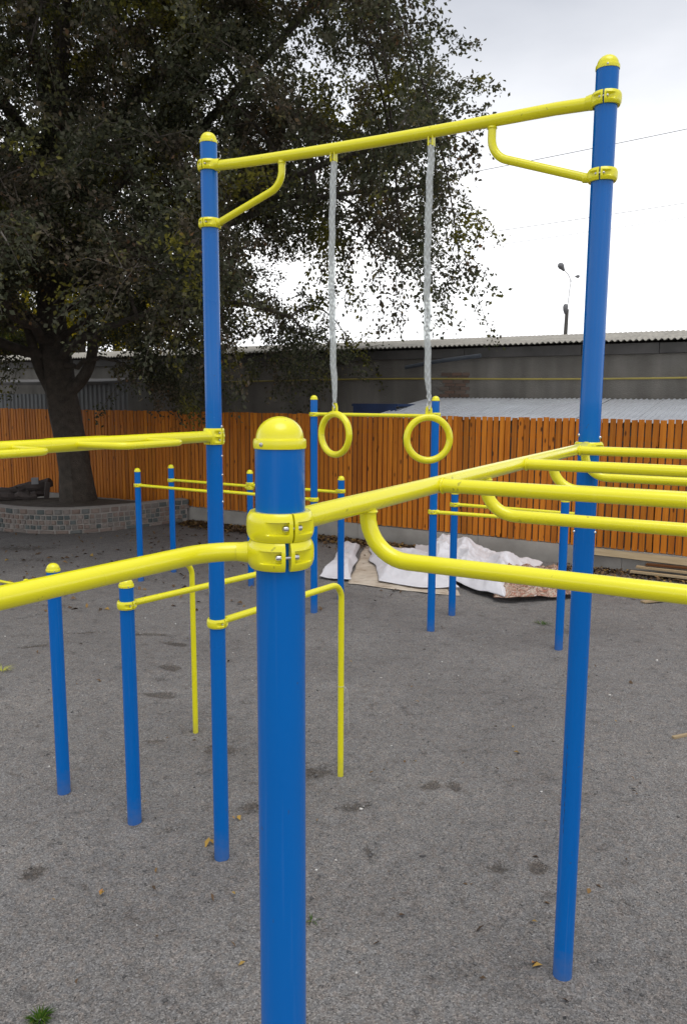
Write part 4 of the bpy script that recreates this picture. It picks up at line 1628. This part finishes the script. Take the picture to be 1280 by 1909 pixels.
ring_set(1.252, R(-90 + 3), 'yellow gymnastic ring on its chain, facing squarely, nearer the right tall post', .014, 2.522, .006)

# dip bars standing alone
def dip(p, leg, zt, label, name='dip_bar_stand'):
    t = thing(name, up(p, 0), label, 'dip bar', 'dip bars beside the tall frame')
    post(t, p.x, p.y, zt, screw=R(-60))
    dl = (leg - p).normalized()
    clamp(t, p.x, p.y, 1.445, az(p, leg), .05, bar_r=.021)
    bar(t, 'dip_bar', fillet([up(p, 1.445) + dl * .055, up(leg, 1.425), up(leg, -.2)], .11, 12), .0213, 20)
dip(L1, Vector((-1.196, 6.06, 0)), 1.622, 'outermost dip bar stand with short blue post and yellow leg at the left')
dip(L2, Vector((-.572, 5.70, 0)), 1.612, 'dip bar stand with short blue post next to the far tall post')

# string tied on the yellow leg
mb = MB()
lx, ly = -.012, 5.325
mb.torus((lx, ly, .685), (0, 0, 1), .0225, .0016, 20, 5)
mb.tube(catmull([(lx + .022, ly - .01, .686), (lx + .045, ly - .012, .65), (lx + .052, ly - .012, .5), (lx + .056, ly - .012, .36)], 6), .0016, 5)
mb.tube(catmull([(lx + .022, ly - .012, .683), (lx + .034, ly - .014, .62), (lx + .040, ly - .014, .45)], 6), .0014, 5)
tag(mb.build('tied_string', M['string'], None, origin=Vector((lx, ly, .36))), 'thin pale string tied round the yellow dip-bar leg', 'string')

# far equipment
F1 = Vector((-3.0, 11.353, 0)); F10 = Vector((-1.700, 10.535, 0)); F4 = Vector((-.368, 9.685, 0)); F6 = Vector((1.027, 8.867, 0)); F8 = Vector((2.348, 8.222, 0))
F2 = Vector((-2.648, 11.975, 0)); F3 = Vector((-1.343, 11.165, 0)); F5 = Vector((-.032, 10.332, 0))
F7 = Vector((1.373, 9.598, 0)); F9 = Vector((2.69, 8.80, 0))

def seg_bar(t, a, b, z, r_=.0215, name='bar'):
    d = (b - a).normalized()
    bar(t, name, [up(a, z) + d * .055, up(b, z) - d * .055], r_, 14)

f = thing('far_pull_up_frame', up(F4, 0), 'far row of five blue posts with high pull-up bar and low side bars', 'climbing frame')
for p, z in ((F1, 1.690), (F10, 1.690), (F4, 2.745), (F6, 2.740), (F8, 1.690)):
    post(f, p.x, p.y, z)
seg_bar(f, F1, F10, 1.438); seg_bar(f, F10, F4, 1.455)
seg_bar(f, F6, F8, 1.425); seg_bar(f, F4, F6, 2.515, .021)
for p, q, z in ((F1, F10, 1.438), (F10, F1, 1.448), (F4, F10, 1.458), (F4, F6, 2.512), (F6, F4, 2.528), (F6, F8, 1.428), (F8, F6, 1.41)):
    clamp(f, p.x, p.y, z, az(p, q), .052, bar_r=.021)
f = thing('far_parallel_bar', up(F3, 0), 'yellow rail on three short blue posts behind the far frame at left', 'parallel bar')
for p in (F2, F3, F5):
    post(f, p.x, p.y, 1.690)
seg_bar(f, F2, F3, 1.452); seg_bar(f, F3, F5, 1.470)
for p, q, z in ((F2, F3, 1.45), (F3, F2, 1.43), (F3, F5, 1.484), (F5, F3, 1.488)):
    clamp(f, p.x, p.y, z, az(p, q), .052, bar_r=.021)
f = thing('far_parallel_bar', up(F7, 0), 'yellow rail on two short blue posts behind the far frame at right', 'parallel bar')
for p in (F7, F9):
    post(f, p.x, p.y, 1.600)
seg_bar(f, F7, F9, 1.415)
for p, q in ((F7, F9), (F9, F7)):
    clamp(f, p.x, p.y, 1.415, az(p, q), .052, bar_r=.021)
f = thing('push_up_bar', (-4.27, 10.25, 0), 'low yellow push-up bar on a stub post at the far left', 'push-up bar')
q0, q1 = Vector((-4.225, 10.19, 0)), Vector((-5.38, 10.90, 0))
for p in (q0, q1):
    post(f, p.x, p.y, .305)
    clamp(f, p.x, p.y, .19, az(p, q1 if p is q0 else q0), .05, bar_r=.019)
seg_bar(f, q0, q1, .20, .0195)

# ------------------------------------------------------------------ sheets on the ground
def sheet(name, corners, mat, label, cat, amp, freq, z0, seed, nu=46, nv=30, big=0.0, ragged=.04, group='discarded banner sheets'):
    a, b, c, d = [Vector((x, y, 0)) for x, y in corners]
    vs, fs = [], []
    for j in range(nv + 1):
        v = j / nv
        for i in range(nu + 1):
            u = i / nu
            p = (a * (1 - u) + b * u) * (1 - v) + (d * (1 - u) + c * u) * v
            ed = min(u, 1 - u, v, 1 - v)
            k = mnoise.noise((p.x * 2.2, p.y * 1.6, seed)) * ragged * max(0, 1 - ed * 6)
            p = p + Vector((k, k * 1.7, 0))
            n1 = mnoise.ridged_multi_fractal((p.x * freq, p.y * freq * .55, seed * 3.3), .9, 2.1, 4, 1.0, 2.0) if amp else 0
            z = z0 + amp * .35 * max(0, n1) * min(1, ed * 5 + .15) + big * (mnoise.noise((p.x * .9, p.y * .8, seed + 5)) * .5 + .5) * min(1, ed * 4)
            vs.append((p.x, p.y, max(z, z0 * .5 + .004)))
    w = nu + 1
    for j in range(nv):
        for i in range(nu):
            fs.append((j * w + i, j * w + i + 1, (j + 1) * w + i + 1, (j + 1) * w + i))
    m_ = MB()
    m_.add(vs, fs)
    o = m_.build(name, mat, sharp=70)
    sm_ = o.modifiers.new('thickness', 'SOLIDIFY')
    sm_.thickness = .004
    tag(o, label, cat, group)

sheet('cream_sheet', [(.06, 11.22), (1.60, 10.50), (1.70, 12.2), (.40, 14.2)], M['cream'], 'weathered cream sheet lying flat under the white sheets', 'sheet', .05, 1.6, .015, 2.0, 46, 40)
sheet('white_sheet', [(-.38, 11.55), (.10, 11.38), (.33, 14.2), (.06, 14.4)], M['whitesheet'], 'narrow white sheet at the left end of the pile by the fence', 'sheet', .20, 1.9, .03, 3.0, 40, 90, .08, .10)
sheet('white_sheet', [(.52, 11.22), (1.58, 10.72), (1.60, 13.2), (.45, 14.3)], M['whitesheet'], 'white sheet beside the cream strip, left of the crumpled one', 'sheet', .22, 1.8, .045, 4.0, 60, 90, .10, .10)
sheet('crumpled_sheet', [(1.20, 11.7), (2.16, 10.22), (3.25, 12.45), (1.30, 14.0)], M['whitesheet'], 'big crumpled white sheet with thick folds in the middle of the pile', 'sheet', .42, 1.7, .06, 5.0, 110, 110, .26, .12)
sheet('printed_sheet', [(2.06, 10.34), (3.18, 10.42), (3.36, 11.25), (2.25, 11.5)], M['print'], 'folded sheet with faded red, brown and cream print', 'sheet', .42, 2.4, .04, 6.0, 90, 80, .14, .10)

def plank(name, a, b, w, th, label, mat='plank', tilt=0.0, taper=1.0):
    a, b = Vector(a), Vector(b)
    d = b - a
    x = d.normalized()
    z = Vector((0, 0, 1))
    y = z.cross(x).normalized()
    y = (Matrix.Rotation(tilt, 3, x) @ y)
    zz = x.cross(y)
    m_ = MB()
    vs, fs = [], []
    n = 8
    g = random.Random(hash(label) % 997 if False else len(label) * 13)
    for i in range(n + 1):
        p = a + d * i / n
        ww = w * (1 - (1 - taper) * i / n) * g.uniform(.94, 1.04)
        for (sy, sz) in ((-1, -1), (1, -1), (1, 1), (-1, 1)):
            vs.append(p + y * (ww / 2 * sy) + zz * (th / 2 * sz))
    for i in range(n):
        for j in range(4):
            q, q2 = i * 4 + j, i * 4 + (j + 1) % 4
            fs.append((q, q2, q2 + 4, q + 4))
    fs += [(3, 2, 1, 0), (n * 4, n * 4 + 1, n * 4 + 2, n * 4 + 3)]
    m_.add(vs, fs)
    me = m_.mesh(name, M[mat], (0, 0, 0), 30)
    # rotate so that the grain runs along local x
    o = link(name, None, a)
    q = Matrix((x, y, zz)).transposed()
    qi = q.inverted()
    for v in me.vertices:
        v.co = qi @ (v.co - a)
    S.collection.objects.unlink(o)
    bpy.data.objects.remove(o)
    o = link(name, me, a, None, rot=q.to_euler())
    tag(o, label, 'plank', 'scrap timber by the fence')

plank('plank', FP(8.52, -.035, .27), FP(10.9, -.05, .24), .11, .03, 'long pale plank leaning along the plinth at the right', tilt=R(72))
plank('plank', FP(9.42, -.22, .13), FP(11.3, -.26, .13), .10, .03, 'pale plank in the middle of the timber stack by the plinth')
plank('plank', FP(9.36, -.36, .075), FP(11.4, -.38, .08), .08, .03, 'front pale plank of the timber stack')
plank('plank', FP(9.30, -.22, .04), FP(11.4, -.24, .04), .13, .05, 'grey bottom board of the timber stack', 'oldwood')
plank('plank', FP(9.55, -.17, .175), FP(11.2, -.13, .19), .11, .025, 'reddish top board of the timber stack', 'fencerail')
plank('plank', (4.02, 10.23, .018), (4.62, 10.45, .022), .085, .02, 'split pale board lying alone on the gravel at the right', taper=.7)
plank('plank', (4.50, 10.43, .022), (4.90, 10.48, .025), .07, .025, 'short brown offcut touching the split pale board', 'fencerail')
plank('stick', (2.665, 5.985, .014), (2.98, 6.10, .02), .03, .018, 'pale wooden stick at the right edge of the gravel', taper=.8)

# ------------------------------------------------------------------ street lamp and wires
def street_lamp():
    t = thing('street_lamp', (12.36, 45, 0), 'tall street lamp with two lamp heads beyond the building roof', 'street lamp')
    m_ = MB()
    m_.tube([(12.40, 45, 0), (12.37, 45, 4), (12.45, 45, 7.7)], [.16, .13, .10], 12)
    m_.build('pole', M['lampconc'], t)
    m_ = MB()
    m_.tube(catmull([(12.45, 45, 7.6), (12.55, 45, 8.8), (12.58, 45, 9.2), (12.42, 45, 9.6), (12.10, 45, 9.88)], 6), .028, 8)
    m_.build('arm', M['lamppole'], t)
    m_ = MB()
    m_.tube(catmull([(12.58, 45, 9.1), (12.66, 45, 9.35), (12.8, 45.1, 9.48), (12.95, 45.2, 9.52)], 5), .018, 8)
    m_.build('arm', M['lamppole'], t)
    def head(c, d, L, w):
        c, d = Vector(c), Vector(d).normalized()
        h = MB()
        h.lathe([(0, 0), (w * .35, .02 * L), (w * .55, .25 * L), (w, .55 * L), (w * .95, .8 * L), (w * .5, .96 * L), (0, L)], c, 14, d)
        h.build('lamp_head', M['lamp'], t)
    head((12.20, 45, 9.78), (-.72, 0, .95), .52, .17)
    head((12.86, 45.15, 9.50), (.9, .4, .12), .30, .09)
    h = MB()
    h.lathe([(0, -.35), (.06, -.3), (.13, -.1), (.145, .08), (.10, .2), (0, .25)], (12.33, 44.9, 7.75), 14)
    h.build('floodlight', M['lamp'], t)
street_lamp()

def wire(a, b, r_, label):
    a, b = Vector(a), Vector(b)
    d = b - a
    p0, p1 = a - d * 5.0, b + d * 4.0
    n = 40
    m_ = MB()
    m_.tube([p0.lerp(p1, i / n) - Vector((0, 0, 1.2 * (1 - (2 * i / n - 1) ** 2) - 1.15)) for i in range(n + 1)], r_, 6)
    tag(m_.build('power_line', M['wire']), label, 'power line', 'overhead lines')
wire((4.01, 26, 9.845), (10.70, 26, 11.12), .009, 'topmost and boldest of three overhead wires crossing the sky')
wire((4.32, 26, 7.99), (10.85, 26, 8.91), .0075, 'middle one of three overhead wires crossing the sky')
wire((4.08, 26, 7.53), (10.88, 26, 8.47), .0060, 'lowest and faintest of three overhead wires crossing the sky')
